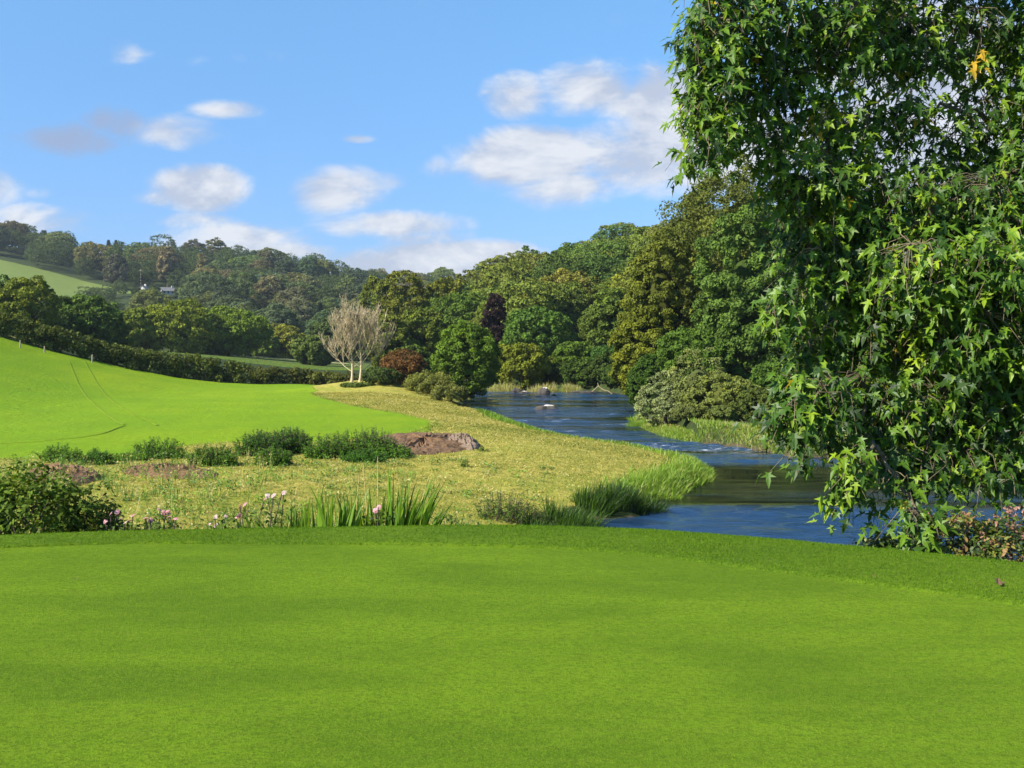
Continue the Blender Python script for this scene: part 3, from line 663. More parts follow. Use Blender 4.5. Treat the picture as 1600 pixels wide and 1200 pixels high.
for i, px in enumerate((762, 838, 872, 893, 916, 940, 963, 983)):  # added bushes; dark foliage colour stands in for shadow under the far trees
    tree('shore_bush', px, 572-(i*37 % 17), (134, 135, 134, 133, 131.6, 129.9, 126.3, 121.5)[i], (44, 44, 44, 44, 46, 50, 54, 50)[i], ((.05, .085, .016), (.06, .10, .016), (.045, .07, .015))[i % 3],
         ['dark bush on the far shore left of the round bush', 'dark bush on the far shore just right of the round bush', 'dark bush above the green yellow tongue of the far shore', 'dark bush above the small golden tuft of the far shore', 'dark bush behind the gravel bar of the far shore',
          'dark bush behind the pale drift branch', 'dark bush right of the pale drift branch', 'dark bush where the far shore meets the right bank'][i], 560+i, 'dark bushes along the far shore', ncl=60, per=60, leaf=.25, low=-.1, zmin=-.9)
# the pale tree on the left hillside and the white dead snag
tree('brown_tree', 262, 388, 610, 32, (.19, .155, .095), 'tall pale brown tree above the farmhouses on the left hillside', 501, ncl=80, per=60, leaf=1.1, low=.1, yel=.2)
tree('brown_tree', 318, 398, 640, 24, (.18, .16, .08), 'smaller pale brown tree right of the tall one on the left hillside', 502, ncl=70, per=60, leaf=1.1, low=.1, yel=.2)
tree('brown_tree', 182, 396, 600, 34, (.10, .095, .07), 'grey brown tree at the lower end of the upper hill field', 503, ncl=70, per=60, leaf=1.1, low=.0, yel=.0)
for i, (px, w, ty, lab) in enumerate([(213, 16, 450, 'small tree left of the gabled farmhouse'), (243, 18, 447, 'small tree between the two white farmhouses'), (282, 20, 448, 'small tree right of the long farmhouse'), (232, 20, 462, 'small tree below the gabled farmhouse'), (256, 22, 461, 'small tree below the long farmhouse'), (275, 18, 462, 'low pale tree below the right end of the long farmhouse')]):
    tree('garden_tree', px, ty, 582-(i > 2)*12, w, [(.06, .085, .03), (.05, .07, .03), (.085, .10, .035)][i % 3], lab, 515+i, 'small trees round the farmhouses', ncl=40, per=50, leaf=.7, low=.0)
tree('lone_tree', 68, 360, 770, 12, (.05, .07, .04), 'lone tree standing up from the left skyline', 504, ncl=40, per=40, leaf=1.2, low=.4)

# bleached snag among the far trees
D = 546; X = wx(404, D); z0 = H(X, D); b = Bag(); zf = lambda py: wz(py, D)-z0
tube(b, [(0, 0, -1), (.3, 0, zf(458)), (-.2, 0, zf(449))], [.5, .42, .36], 6); tube(b, [(-.2, 0, zf(449)), (-1.6, .2, zf(444)), (-1.7, .2, zf(437))], [.32, .25, .12], 5); tube(b, [(-.2, 0, zf(449)), (1.2, 0, zf(443)), (1.4, 0, zf(433))], [.32, .25, .12], 5); tube(b, [(-.5, .5, -1), (-2.5, .5, zf(452)), (-3.2, .6, zf(440))], [.4, .3, .12], 5)
tag(add('dead_snag', b.mesh('dead_snag', M['deadwood'], True), None, (X, D, z0)), 'small white forked dead tree among the woods of the distant left hillside', 'tree')
# bare pale tree
def bare_tree(X, Y, h, wid, label):
    r = np.random.default_rng(5); z0 = H(X, Y); root = empty('bare_tree', (X, Y, z0), label, 'tree')
    b = Bag(); tr = Bag()
    def shoot(p, az, tilt, l, rad, lev):
        n_ = 6; u_ = np.linspace(0, 1, n_); tl = tilt*(1-.62*u_); step = l/(n_-1)
        d = np.column_stack([np.sin(tl)*math.cos(az), np.sin(tl)*math.sin(az), np.cos(tl)])+r.normal(size=(n_, 3))*.06; pts = p+np.concatenate([np.zeros((1, 3)), np.cumsum(d[1:]*step, axis=0)])
        tube(b, pts, rad*(1-.75*u_)+.006, 5 if lev < 1 else 3)
        if lev >= 3: return
        for i in range([9, 6, 4][lev]):
            f = r.uniform(.22, 1); q = np.array([np.interp(f, u_, pts[:, k]) for k in range(3)])
            shoot(q, az+r.normal()*1.2, np.interp(f, u_, tl)*.7+r.uniform(.05, .5), l*r.uniform(.35, .6)*(1.15-.4*f), rad*.42, lev+1)
    for dx_, lean in ((-.26, -.07), (.24, .03)):
        u_ = np.linspace(0, 1, 8); st_ = np.column_stack([dx_*(1-.2*u_)+lean*h*u_*.5+.1*np.sin(u_*4+dx_), .1*np.sin(u_*3), u_*h*.62-.2]); tube(tr, st_, .10*(1-.72*u_)+.03*np.exp(-u_*20), 7)
        for i in range(11):
            f = .24+.76*i/10; q = np.array([np.interp(f, u_, st_[:, k]) for k in range(3)]); az = (0 if (i+(dx_ > 0)) % 2 else math.pi)+r.normal()*.7
            shoot(q, az, r.uniform(.5, 1.05)*(1.3-f), h*(.60-.27*f)*r.uniform(.85, 1.1), .034*(1.2-.6*f), 0)
    V, Fs, T = b.arrays(); sx_ = wid/2/np.percentile(np.abs(V[:, 0]), 99); sz_ = h/np.percentile(V[:, 2], 99.7)
    add('branches', b.mesh('branches', M['deadwood'], True), root, scale=(sx_, sx_, sz_)); add('trunk', tr.mesh('trunk', M['deadwood'], True), root, scale=(sx_, sx_, sz_))
bare_tree(wx(556, 106), 106, 8.3, 6.6, 'bare bleached tree with fan of leafless branches at the end of the field')

# ------------------------------------------------------------------ hedges, posts, farmhouses
def hedge(name, path, h, w, col, label, seed, leaf=.28, dens=45):
    r = np.random.default_rng(seed); path = catmull(path, 12); seg = np.linalg.norm(np.diff(path, axis=0), axis=1); L = seg.sum(); cum = np.concatenate([[0], np.cumsum(seg)])
    nc = int(L/.8)*10; s = r.uniform(0, L, nc); X = np.interp(s, cum, path[:, 0])+r.normal(size=nc)*w*.3; Y = np.interp(s, cum, path[:, 1])+r.normal(size=nc)*w*.3
    hv = h*(1+.22*vnoise(s, s*0, .35, seed)+.12*vnoise(s, s*0, 1.3, seed+1)); z = height(X, Y)+r.uniform(.05, .95, nc)*(hv-.35)
    x0, y0 = path[0]; z0 = H(x0, y0); C = np.column_stack([X-x0, Y-y0, z-z0]); cr = r.uniform(.5, .9, nc)*h*.3
    e = unit(r.normal(size=(nc, dens, 3))+np.array([0, 0, .3])); P_ = C[:, None]+e*cr[:, None, None]*r.uniform(.6, 1.05, (nc, dens, 1))
    Nn = unit(e+r.normal(size=e.shape)*.6); b = Bag(); ti = np.clip(.45+r.normal(size=(nc, 1))*.2+r.normal(size=(nc, dens))*.15, 0, 1.1)
    Lf = leaf*r.uniform(.7, 1.4, nc*dens); cards(b, P_.reshape(-1, 3), Nn.reshape(-1, 3), r.normal(size=(nc*dens, 3)), Lf, Lf*.75, ti.ravel())
    return tag(add(name, b.mesh(name, M['leaf']), None, (x0, y0, z0), col), label, 'hedge', 'hedges of the field')
hedge('hedge', [(-75, 104), (-62, 107.5), (-51, 111), (-44, 117), (-36, 122), (-30, 125)], 2.6, 2.4, (.12, .15, .03), 'tall dark hedge climbing the slope at the left of the bright field', 601)
hedge('hedge', [(-30, 125), (-24, 127), (-17.5, 124)], 2.0, 2.4, (.14, .15, .032), 'lower brownish green hedge along the far end of the bright field', 602)
hedge('hedge', [(-95, 345), (-50, 335), (-20, 330)], 3.0, 3, (.08, .12, .02), 'far hedge at the back of the valley field', 603, leaf=.6, dens=30)
# pale stubble strip in the valley field
bag = Bag(); k = 26; pth = np.column_stack([np.linspace(-62, -39, k), 262+.5*np.sin(np.linspace(0, 4, k))])
VV_ = []
for off in (-2.4, 2.4): VV_.append(np.column_stack([pth[:, 0], pth[:, 1]+off, height(pth[:, 0], pth[:, 1]+off)+.35]))
bag.add(np.concatenate(VV_), [(i, i+1, k+i+1, k+i) for i in range(k-1)])
tag(add('stubble_strip', bag.mesh('stubble_strip', diffuse_mat('stubble', (.62, .52, .3), .9, 1, .2, .2))), kind='structure')
for i, (px, py, D) in enumerate([(68, 556, 112), (140, 554, 113), (102, 545, 112)]):
    pass
def fence_post(X, Y, h, label):
    b = Bag(); z0 = H(X, Y); tube(b, [(0, 0, -.2), (0.01, 0, h*.5), (.02, .01, h), (.02, .01, h+.03)], [.07, .065, .06, .03], 8)
    tag(add('fence_post', b.mesh('fence_post', M['post']), None, (X, Y, z0)), label, 'post', 'posts at the foot of the hedge')
fence_post(wx(30, 107), 107.2, .7, 'leftmost pale wooden post against the foot of the dark hedge')
fence_post(wx(68, 109), 109.2, .6, 'middle pale wooden post against the foot of the dark hedge')
fence_post(wx(141, 111.5), 112.0, .8, 'rightmost pale wooden post against the foot of the dark hedge')
def box(b, x0, x1, y0, y1, z0, z1, T=.5):
    V = [(x, y, z) for z in (z0, z1) for y in (y0, y1) for x in (x0, x1)]
    b.add(V, [(0, 2, 3, 1), (4, 5, 7, 6), (0, 1, 5, 4), (2, 6, 7, 3), (0, 4, 6, 2), (1, 3, 7, 5)], T)
def house(px, D, zy, w, dp, hw, rot, label, name='farmhouse'):
    X = wx(px, D); z = H(X, D); root = empty(name, (X, D, z), label, 'house', 'farm buildings on the left hillside'); root.rotation_euler = (0, 0, rot)
    b = Bag(); box(b, -w/2, w/2, -dp/2, dp/2, -6, hw)
    b.add([(-w/2, -dp/2, hw), (-w/2, dp/2, hw), (-w/2, 0, hw+dp*.42), (w/2, -dp/2, hw), (w/2, dp/2, hw), (w/2, 0, hw+dp*.42)], [(0, 2, 1), (3, 4, 5)])
    add('wall', b.mesh('wall', M['white']), root)
    b = Bag(); e = .35; rh = hw+dp*.42
    for s in (-1, 1):
        o_ = [(-w/2-e, s*(dp/2+e), hw-.28), (w/2+e, s*(dp/2+e), hw-.28), (w/2+e, 0, rh+.04), (-w/2-e, 0, rh+.04)]; V = o_+[(x, y, zz_+.2) for x, y, zz_ in o_]
        b.add(V, [(0, 1, 2, 3), (4, 7, 6, 5), (0, 4, 5, 1), (1, 5, 6, 2), (2, 6, 7, 3), (3, 7, 4, 0)])
    rf = add('roof', b.mesh('roof', M['slate']), root)
    b = Bag(); box(b, w/2-1.3, w/2-.3, -.5, .5, rh-.5, rh+1.1); add('chimney', b.mesh('chimney', M['white']), rf)
    for k in range(3):
        b = Bag(); xx = -w/2+w*(k+.5)/3; box(b, xx-.5, xx+.5, -dp/2-.04, -dp/2+.05, hw*.4, hw*.4+1.2); add('window', b.mesh('window', M['glass']), root)
house(225, 585, 452, 4.5, 4, 2.6, 1.35, 'small white gabled farmhouse among trees below the hill field')
house(262, 587, 451, 6.5, 4, 2.1, .5, 'long white farmhouse with grey roof to the right of the gabled one')
b = Bag(); tube(b, [(0, 0, -1), (0, 0, 6), (0, 0, 11)], [.28, .24, .2], 6); tube(b, [(-1.2, 0, 10.2), (0, 0, 10.2), (1.2, 0, 10.2)], .1, 4)
tag(add('utility_pole', b.mesh('utility_pole', M['post']), None, (wx(220, 612), 612, H(wx(220, 612), 612))), 'thin pale utility pole above the white farmhouses', 'pole')

# ------------------------------------------------------------------ river stones, gravel bar, drift branch
def rock(name, px, D, wpx, hpx, label, seed, top=True, depth=.7, z=-.05, group='stones in the river'):
    r = np.random.default_rng(seed); w = wpx/F*D; h = hpx/F*D+.1; nth, nph = 22, 12; V = []; X = wx(px, D)
    root = empty(name, (X, D, z), label, 'rock', group)
    for a in range(nph+1):
        for q in range(nth):
            ph = math.pi/2*a/nph; th = 2*math.pi*q/nth; rr = 1+.16*math.sin(3*th+seed)+.1*math.sin(5*th+2*seed)+.05*r.normal()
            V.append((math.cos(ph)**.7*math.cos(th)*rr*w/2, math.cos(ph)**.7*math.sin(th)*rr*w/2*depth, math.sin(ph)*h*(1+.06*r.normal()*(a > 2))-.1*(a == 0)))
    V = np.array(V); fq = [(a*nth+q, a*nth+(q+1) % nth, (a+1)*nth+(q+1) % nth, (a+1)*nth+q) for a in range(nph) for q in range(nth)]
    b = Bag(); b.add(V, fq); add('stone', b.mesh('stone', M['rock'], True), root)
    if top:
        Vt = V.copy()*np.array([.72, .72, 1]); Vt[:, 2] = V[:, 2]*1.0+.03; sel = [f for f in fq if f[0]//nth >= 4]
        us, inv = np.unique(np.array(sel), return_inverse=True); b = Bag(); b.add(Vt[us]+np.array([w*.07, 0, 0]), inv.reshape(-1, 4)); add('pale_top', b.mesh('pale_top', M['rocktop'], True), root)
rock('boulder', 854, 91, 36, 5, 'flat dark boulder with pale top alone in mid river', 3)
rock('boulder', 851, 121, 19, 8.5, 'rounded boulder with white top at the edge of the far gravel bar', 5, z=0)
rock('stone', 866, 117, 8, 1.5, 'small dark stone just in front of the white topped boulder', 6, top=False)
rock('stone', 818, 124, 15, 1.5, 'flat pale stone on the far shore under the round bush', 8, z=.0)
rock('stone', 806, 125, 15, 4, 'brown lump of rock on the far shore left of the boulder', 9, top=False, z=.1)
rock('stone', 960, 128.5, 16, 3, 'flat grey stone at the right end of the far shore', 10, top=False)
rock('gravel_bar', 915, 126, 44, 1.5, 'low flat gravel bar at the far end of the river', 11, top=False, depth=.5, z=-.02)
b = Bag(); D = 122; pt = [(934, 598), (935, 603), (942, 609), (950, 611), (957, 616)]
tube(b, [(wx(a, D)-wx(934, D), 0, wz(c, D)) for a, c in pt], [.03, .05, .06, .06, .04], 6); tube(b, [(wx(a, D)-wx(934, D), .05, wz(c, D)) for a, c in [(925, 612), (934, 604), (936, 601)]], [.04, .03, .02], 5)
tag(add('drift_branch', b.mesh('drift_branch', M['deadwood'], True), None, (wx(934, D), D, 0)), 'crooked pale dead branch lying at the far right end of the river', 'branch')
# soil heaps in the meadow
def heap(name, pts, h, mat, label, seed, extra=None):
    r = np.random.default_rng(seed); poly = catmull(pts, 8, True); c = poly.mean(0); n_ = len(poly); V = []; K = 14
    for k in range(K+1):
        s = 1-k/K; p = c+(poly-c)*(s*(1+.0)); z = h*(1-s**2.2); x, y = p[:, 0], p[:, 1]
        hh = height(x, y)+z*(1+.45*vnoise(x, y, 2.2, seed)+.3*vnoise(x, y, 7, seed+1))+r.normal(size=n_)*.035*(k > 0)-.05*(k == 0)
        V.append(np.column_stack([x, y, hh]))
    V = np.concatenate(V); o0 = np.array([c[0], c[1], H(*c)]); V = V-o0
    fq = [(a*n_+q, a*n_+(q+1) % n_, (a+1)*n_+(q+1) % n_, (a+1)*n_+q) for a in range(K) for q in range(n_)]
    b = Bag(); b.add(V, fq)
    for _ in range(60):       # clods
        i = r.integers(0, len(V)); s = r.uniform(.02, .07); q = V[i]+rdir(6, r)*s*np.array([1, 1, .7]); b.add(q, [(0, 1, 2), (0, 2, 3), (0, 3, 4), (1, 2, 5), (2, 3, 5), (3, 4, 5), (0, 4, 1), (4, 1, 5)])
    return tag(add(name, b.mesh(name, mat), None, tuple(o0)), label, 'soil heap', 'soil heaps in the meadow')
heap('soil_heap', [pz(590, 697, 1), pz(598, 682, 1), pz(680, 679, 1), pz(735, 683, 1), pz(752, 698, 1), pz(700, 709, 1), pz(640, 713, 1), pz(605, 712, 1)], .25, M['soil'], 'long brown heap of dug soil in the mown meadow', 21)
heap('dry_soil_heap', [pz(690, 694, 1), pz(700, 686, 1), pz(730, 684, 1), pz(752, 696, 1), pz(735, 704, 1)], .30, M['greysoil'], 'greyer dry soil peak at the right end of the long heap', 22)
heap('soil_heap', [pz(190, 742, 1), pz(200, 733, 1), pz(270, 735, 1), pz(340, 740, 1), pz(335, 748, 1), pz(250, 750, 1)], .27, M['soil'], 'low reddish soil heap left of the nettle clumps', 23)
heap('soil_heap', [pz(40, 752, 1), pz(60, 735, 1), pz(140, 738, 1), pz(165, 750, 1), pz(100, 765, 1)], .26, M['soil'], 'brown soil heap behind the laurel bush at the left', 24)
# tractor tracks in the field
def track(pts, label, wd=.2):
    pth = catmull(pts, 14); d = unit(np.gradient(pth, axis=0)); nrm = np.column_stack([-d[:, 1], d[:, 0]]); k = len(pth); V = []
    for s in (-1, 0, 1):
        p = pth+nrm*s*wd/2*(1+.3*vnoise(pth[:, 0], pth[:, 1], 1.5, 4))[:, None]; V.append(np.column_stack([p, height(p[:, 0], p[:, 1])+.03+.02*(s == 0)]))
    fq = [(j*k+i, j*k+i+1, (j+1)*k+i+1, (j+1)*k+i) for j in range(2) for i in range(k-1)]
    tag(add('wheel_track', mesh('wheel_track', np.concatenate(V), fq, M['track'], None, True)), kind='structure')
M['track'] = diffuse_mat('pressed_grass', (.19, .29, .010), .95, 3, .3, .4, .1)
track([pz(108, 604, 1.3), pz(125, 618, 1.1), pz(150, 636, 1.0), pz(180, 656, 1), pz(194, 664, 1)], '')
track([pz(132, 602, 1.3), pz(160, 618, 1.1), pz(190, 638, 1), pz(230, 656, 1), pz(246, 664, 1)], '')
track([pz(194, 665, 1), pz(150, 680, 1), pz(60, 690, 1), pz(-60, 693, 1)], '', .12)

# ------------------------------------------------------------------ grasses
def inpoly(poly, n_, r):
    poly = np.asarray(poly); lo, hi = poly.min(0), poly.max(0); out = np.zeros((0, 2))
    while len(out) < n_:
        p = r.uniform(lo, hi, (n_*2, 2)); out = np.concatenate([out, p[sdist(p[:, 0], p[:, 1], poly) < 0]])
    return out[:n_]
# hay tufts over the meadow: denser near the camera
r = np.random.default_rng(31)
q = np.column_stack([r.uniform(-24, 10, 400000), 18+80*r.random(400000)**1.5]); q = q[np.abs(q[:, 0]) < q[:, 1]*.5]
ok = (sdist(q[:, 0], q[:, 1], RIVC) > .5) & (sdist(q[:, 0], q[:, 1], FIELD) > -.6) & (sdist(q[:, 0], q[:, 1], GOUTC) > 3); q = q[ok][:190000]
k = len(q); z = height(q[:, 0], q[:, 1]); ln = r.normal(size=(k, 3)); ln[:, 2] = 0; ln = unit(ln)*r.uniform(.6, 2.6, (k, 1))
pt_ = vnoise(q[:, 0], q[:, 1], .35, 8)+.6*vnoise(q[:, 0], q[:, 1], 1.7, 18); sz = r.uniform(.03, .10, k)*(1+q[:, 1]/90)*(1+.5*vnoise(q[:, 0], q[:, 1], 1.1, 19))
b = Bag(); blades(b, np.column_stack([q, z-.01]), ln, sz, .010+q[:, 1]*.00035, np.clip(.47+.33*pt_+r.normal(size=k)*.28-.10*smooth((q[:, 0]+3)/8)+.14*smooth((-3-q[:, 0])/5)*smooth((36-q[:, 1])/8), 0, 1), curve=.6, seg=2)
tag(add('meadow_grass', b.mesh('meadow_grass', M['hay'])), 'yellowed mown hay grass of the river meadow', 'grass', kind='stuff')
def reed_clump(name, P0, n_, rad, L, wd, tint, label, cat, group=None, seed=0, leanv=(0, 0), leana=.45, mat='blade', stretch=1.0, curve=.5):
    """a tussock of blades round P0"""
    r = np.random.default_rng(seed); X, Y = P0; z0 = H(X, Y); a = r.uniform(0, 6.28, n_); rr = rad*np.sqrt(r.random(n_))
    ox, oy = rr*np.cos(a)*stretch, rr*np.sin(a); z = height(X+ox, Y+oy)-z0-.03
    ln = np.column_stack([np.cos(a), np.sin(a), 0*a])*r.uniform(.1, 1, (n_, 1))*leana*(rr/rad)[:, None]+r.normal(size=(n_, 3))*.15+np.array([leanv[0], leanv[1], 0]); ln[:, 2] = 0
    b = Bag(); blades(b, np.column_stack([ox, oy, z]), ln, L*r.uniform(.55, 1.1, n_), wd*r.uniform(.7, 1.2, n_), np.clip(tint+r.normal(size=n_)*.13, 0, 1), curve=curve, seg=4)
    return tag(add(name, b.mesh(name, M[mat]), None, (X, Y, z0)), label, cat, group)
# lush fringe along the left bank, one piece of ground cover
edge = catmull(RIV[2:13], 10)
sg = np.linalg.norm(np.diff(edge, axis=0), axis=1); cu = np.concatenate([[0], np.cumsum(sg)]); r = np.random.default_rng(32); k = 26000
s = r.uniform(0, cu[-1], k); ex, ey = np.interp(s, cu, edge[:, 0]), np.interp(s, cu, edge[:, 1])
fs = s/cu[-1]; wdt = np.interp(fs, [0, .15, .5, .72, .85, 1], [.8, 1.0, .8, .9, 1.5, 1.6]); ex = ex+r.normal(size=k)*wdt*.35-.35; ey = ey-np.abs(r.normal(size=k))*wdt*.4*np.where(fs < .72, 1, -1)+.1
keep = sdist(ex, ey, RIVC) > -.05; ex, ey, s, fs = ex[keep], ey[keep], s[keep], fs[keep]; k = len(ex)
Lb = np.interp(fs, [0, .2, .5, .7, .8, 1], [.35, .5, .22, .28, .42, .5])*r.uniform(.5, 1.15, k)*(1+.35*vnoise(s, s*0, .9, 5)); ln = r.normal(size=(k, 3))*.35+np.array([.2, -.05, 0]); ln[:, 2] = 0
b = Bag(); blades(b, np.column_stack([ex, ey, height(ex, ey)-.03]), ln, Lb, .02+ey*.0004, np.clip(np.interp(fs, [0, .3, .6, .8, 1], [.45, .58, .66, .68, .68])+r.normal(size=k)*.13, 0, 1), curve=.6, seg=3)
tag(add('bank_grass', b.mesh('bank_grass', M['blade'])), 'lush green grass along the edge of the meadow at the water', 'grass', kind='stuff')
# same on the right bank, drier
edge = catmull([pz(1420, 724), pz(1320, 716), pz(1240, 714), pz(1195, 706), pz(1140, 697), pz(1085, 692), pz(1035, 682), pz(1010, 672), pz(985, 657)], 10)
sg = np.linalg.norm(np.diff(edge, axis=0), axis=1); cu = np.concatenate([[0], np.cumsum(sg)]); k = 16000; s = r.uniform(0, cu[-1], k)
ex, ey = np.interp(s, cu, edge[:, 0])+np.abs(r.normal(size=k))*.3, np.interp(s, cu, edge[:, 1])+np.abs(r.normal(size=k))*1.8; ln = r.normal(size=(k, 3))*.6; ln[:, 2] = 0
b = Bag(); blades(b, np.column_stack([ex, ey, height(ex, ey)-.03]), ln, r.uniform(.12, .36, k), .035, np.clip(.72+.2*vnoise(ex, ey, .5, 9)+r.normal(size=k)*.13, 0, 1), curve=.6, seg=3)
tag(add('bank_grass', b.mesh('bank_grass', M['blade'])), 'dry yellow green grass along the right bank below the willows', 'grass', kind='stuff')
# reeds on the far shore
for i, (px, D, w, L, tn, lab) in enumerate([(787, 129, 1.2, 1.5, .93, 'golden reed clump on the far shore left of the round bush foot'), (845, 127, 1.1, 1.6, .95, 'tall golden reed clump behind the white topped boulder'), (866, 127, 1.3, .7, .8, 'lower green yellow grass tongue right of the golden reeds'),
        (892, 127, .6, 1.6, .92, 'small golden tuft on the gravel bar at the far shore'), (1012, 74, .8, .75, .7, 'bright green reed clump at the foot of the silvery willow'), (1002, 71, .7, .5, .62, 'low rounded green reed tuft in the shallow by the right bank')]):
    reed_clump('reed_clump', (wx(px, D), D), 700, w, L, .07 if D > 100 else .04, tn, lab, 'reeds', 'reed clumps along the river', 700+i, stretch=1.5)
r = np.random.default_rng(61); wb = Bag(); nc_ = 620
cx0 = r.uniform(-17, 2.5, nc_*5); cy0 = 22.5+17*r.random(nc_*5)**1.2; kk = (np.abs(cx0) < cy0*.48) & (sdist(cx0, cy0, RIVC) > .8) & (r.random(nc_*5) < np.interp(cx0/cy0, [-.48, -.25, -.05, .05], [1, .75, .4, .25])); cx0, cy0 = cx0[kk][:nc_], cy0[kk][:nc_]
ex0 = r.uniform(-6.4, -.2, 230); ey0 = 13.0+.9*r.random(230)
for X_, Y_ in zip(np.concatenate([cx0, ex0]), np.concatenate([cy0, ey0])):
    z_ = H(X_, Y_); hh_ = r.uniform(.10, .42)*(.9 if Y_ < 15 else (1.2 if X_/Y_ < -.22 else .6)); k_ = int(r.uniform(14, 34)); f_ = r.random(k_); P_ = np.column_stack([X_+r.normal(size=k_)*.13, Y_+r.normal(size=k_)*.13, z_+f_*hh_]); tn_ = np.clip(r.choice([.25, .4, .6, .9])+r.normal(size=k_)*.1, 0, 1)
    shaped(wb, P_, r.normal(size=(k_, 3))*.5+np.array([-.2, -.3, .8]), r.normal(size=(k_, 3))+np.array([0, 0, .3]), r.uniform(.05, .10, k_)*(.6 if Y_ < 15 else 1), tn_, OVAL)
    m_ = 6; blades(wb, np.column_stack([X_+r.normal(size=m_)*.08, Y_+r.normal(size=m_)*.08, np.full(m_, z_-.02)]), np.column_stack([r.normal(size=(m_, 2))*.3, np.zeros(m_)]), hh_*r.uniform(.9, 1.7, m_), .009 if Y_ < 15 else .014, np.clip(tn_.mean()+.15+r.normal(size=m_)*.1, 0, 1), seg=3)
tag(add('rough_herbage', wb.mesh('rough_herbage', M['blade'])), 'straggling low weeds and grasses in the rough strip beyond the border', 'herbage', kind='stuff')
# near bank rush tussocks, darkened to the right: shade put into the tint
RU = [(1000-800, 33.6, .55, .72, .06, 'dark rush tussock at the water edge, furthest right of the near bank row'), (965-800, 33.2, .5, .75, .10, 'dark rush tussock next to the rightmost one'), (930-800, 32.8, .45, .72, .18, 'dark rush tussock in the middle of the near bank row'),
      (895-800, 31, .55, .8, .2, 'mid green rush tussock left of the dark ones'), (858-800, 28.5, .5, .7, .25, 'green rush tussock at the near bank bending right'), (818-800, 26, .55, .8, .3, 'broad arching green rush tussock nearest the green on the bank'), (785-800, 24.5, .4, .6, .42, 'small arching rush tussock left end of the near bank row')]
for i, (dx_, D, rad, L, tn, lab) in enumerate(RU):
    reed_clump('rush_tussock', (dx_/F*D, D), 520, rad, L, .028, tn, lab, 'rush', 'rush tussocks on the near bank', 720+i, leanv=(.3, -.1), leana=.6, stretch=1.4, curve=.6)
for i, (px, py, lab) in enumerate([(1035, 756, 'bright green grass tussock at the tip of the meadow by the pool'), (1020, 765, 'bright green grass tussock just before the dark rushes'), (1075, 740, 'bright green grass tussock at the outermost corner of the meadow')]):
    X, Y = pz(px, py, .3); reed_clump('grass_tussock', (X, Y), 500, .6, .55, .025, .68, lab, 'grass tussock', 'grass tussocks at the tip of the meadow', 740+i, leanv=(.25, -.1), stretch=1.5)

# ------------------------------------------------------------------ leafy weeds and shrubs
def weed(name, P0, w, h, n_, leaf, col, label, cat, group, seed, stems=14, spiky=.3, dp=.8, outline=OVAL, mat=None, topcol=None):
    """clump of upright leafy stems"""
    r = np.random.default_rng(seed); X, Y = P0; z0 = H(X, Y); root = empty(name, (X, Y, z0), label, cat, group)
    sb = Bag(); lb = Bag(); per = max(6, n_//stems)
    for i in range(stems):
        a = r.uniform(0, 6.28); q = math.sqrt(r.random()); bx_, by_ = math.cos(a)*q*w/2, math.sin(a)*q*w/2*dp
        hs = h*(1-.45*q*q)*r.uniform(1-spiky, 1.0); ls = np.linspace(0, 1, 6); lx, ly = bx_*.35, by_*.35
        pts = np.column_stack([bx_+lx*ls**2+.03*np.sin(ls*5+a), by_+ly*ls**2, ls*hs]); pts[:, 2] += height(X+bx_, Y+by_)-z0-.03
        tube(sb, pts, .012*(1-.7*ls)*max(h, .5), 4)
        f = r.random(per)**.75; c = np.column_stack([np.interp(f, ls, pts[:, k_]) for k_ in range(3)]); aa = r.uniform(0, 6.28, per)
        out = np.column_stack([np.cos(aa), np.sin(aa), r.uniform(-.4, .5, per)]); sz = leaf*(1.15-.6*f)*r.uniform(.7, 1.2, per)
        c = c+out*np.array([1, 1, .3])*leaf*.4*r.uniform(.2, 2.0, (per, 1))*(1.3-f)[:, None]
        N_ = np.column_stack([np.cos(aa)*.35, np.sin(aa)*.35, np.ones(per)])+r.normal(size=(per, 3))*.45
        shaped(lb, c, N_, out, sz, np.clip(.45+.2*r.normal()+r.normal(size=per)*.15+.25*(f-.5), 0, 1.0), outline)
    add('stems', sb.mesh('stems', M['bark']), root); add('foliage', lb.mesh('foliage', M[mat] if mat else M['leaf']), root, color=col)
    return root
NG = (.065, .15, .018)
NET = [(248, 716, 70, 38, 'nettle clump left of the reddish soil heap top with two taller spikes', 110), (150, 728, 40, 30, 'small round dark nettle clump above the brown soil at the left', 60), (95, 722, 55, 34, 'loose green weed clump behind the laurel bush', 60),
       (335, 728, 70, 40, 'spreading nettle clump right of the reddish soil heap', 110), (408, 712, 66, 46, 'dark dense nettle mound, left half of the tallest pair', 200), (452, 708, 60, 46, 'dark dense nettle mound, right half of the tallest pair', 200), (428, 728, 50, 36, 'nettle clump hanging in front of the tallest pair', 110),
       (510, 715, 64, 44, 'nettle clump with pointed tops left of the soil', 140), (552, 712, 60, 52, 'nettle clump with the tallest pointed spikes in mid row', 130), (588, 714, 54, 54, 'spiky nettle clump touching the long soil heap', 140), (612, 716, 60, 26, 'low green nettles spilling onto the long soil heap', 90), (570, 722, 60, 26, 'low dark nettles in front of the spiky clumps', 100),
       (200, 722, 50, 18, 'thin low green weeds between the left nettle clumps', 50)]
for i, (px, py, w, h, lab, st) in enumerate(NET):
    X, Y = pz(px, py, 1.0); weed('nettle_clump', (X, Y), w/F*Y, h/F*Y, 30*st, .12, (.095, .21, .018) if 'dark' not in lab else (.065, .165, .018), lab, 'nettles', 'nettle clumps across the meadow', 800+i, stems=st, spiky=.55 if ('spik' in lab or 'point' in lab) else .3)
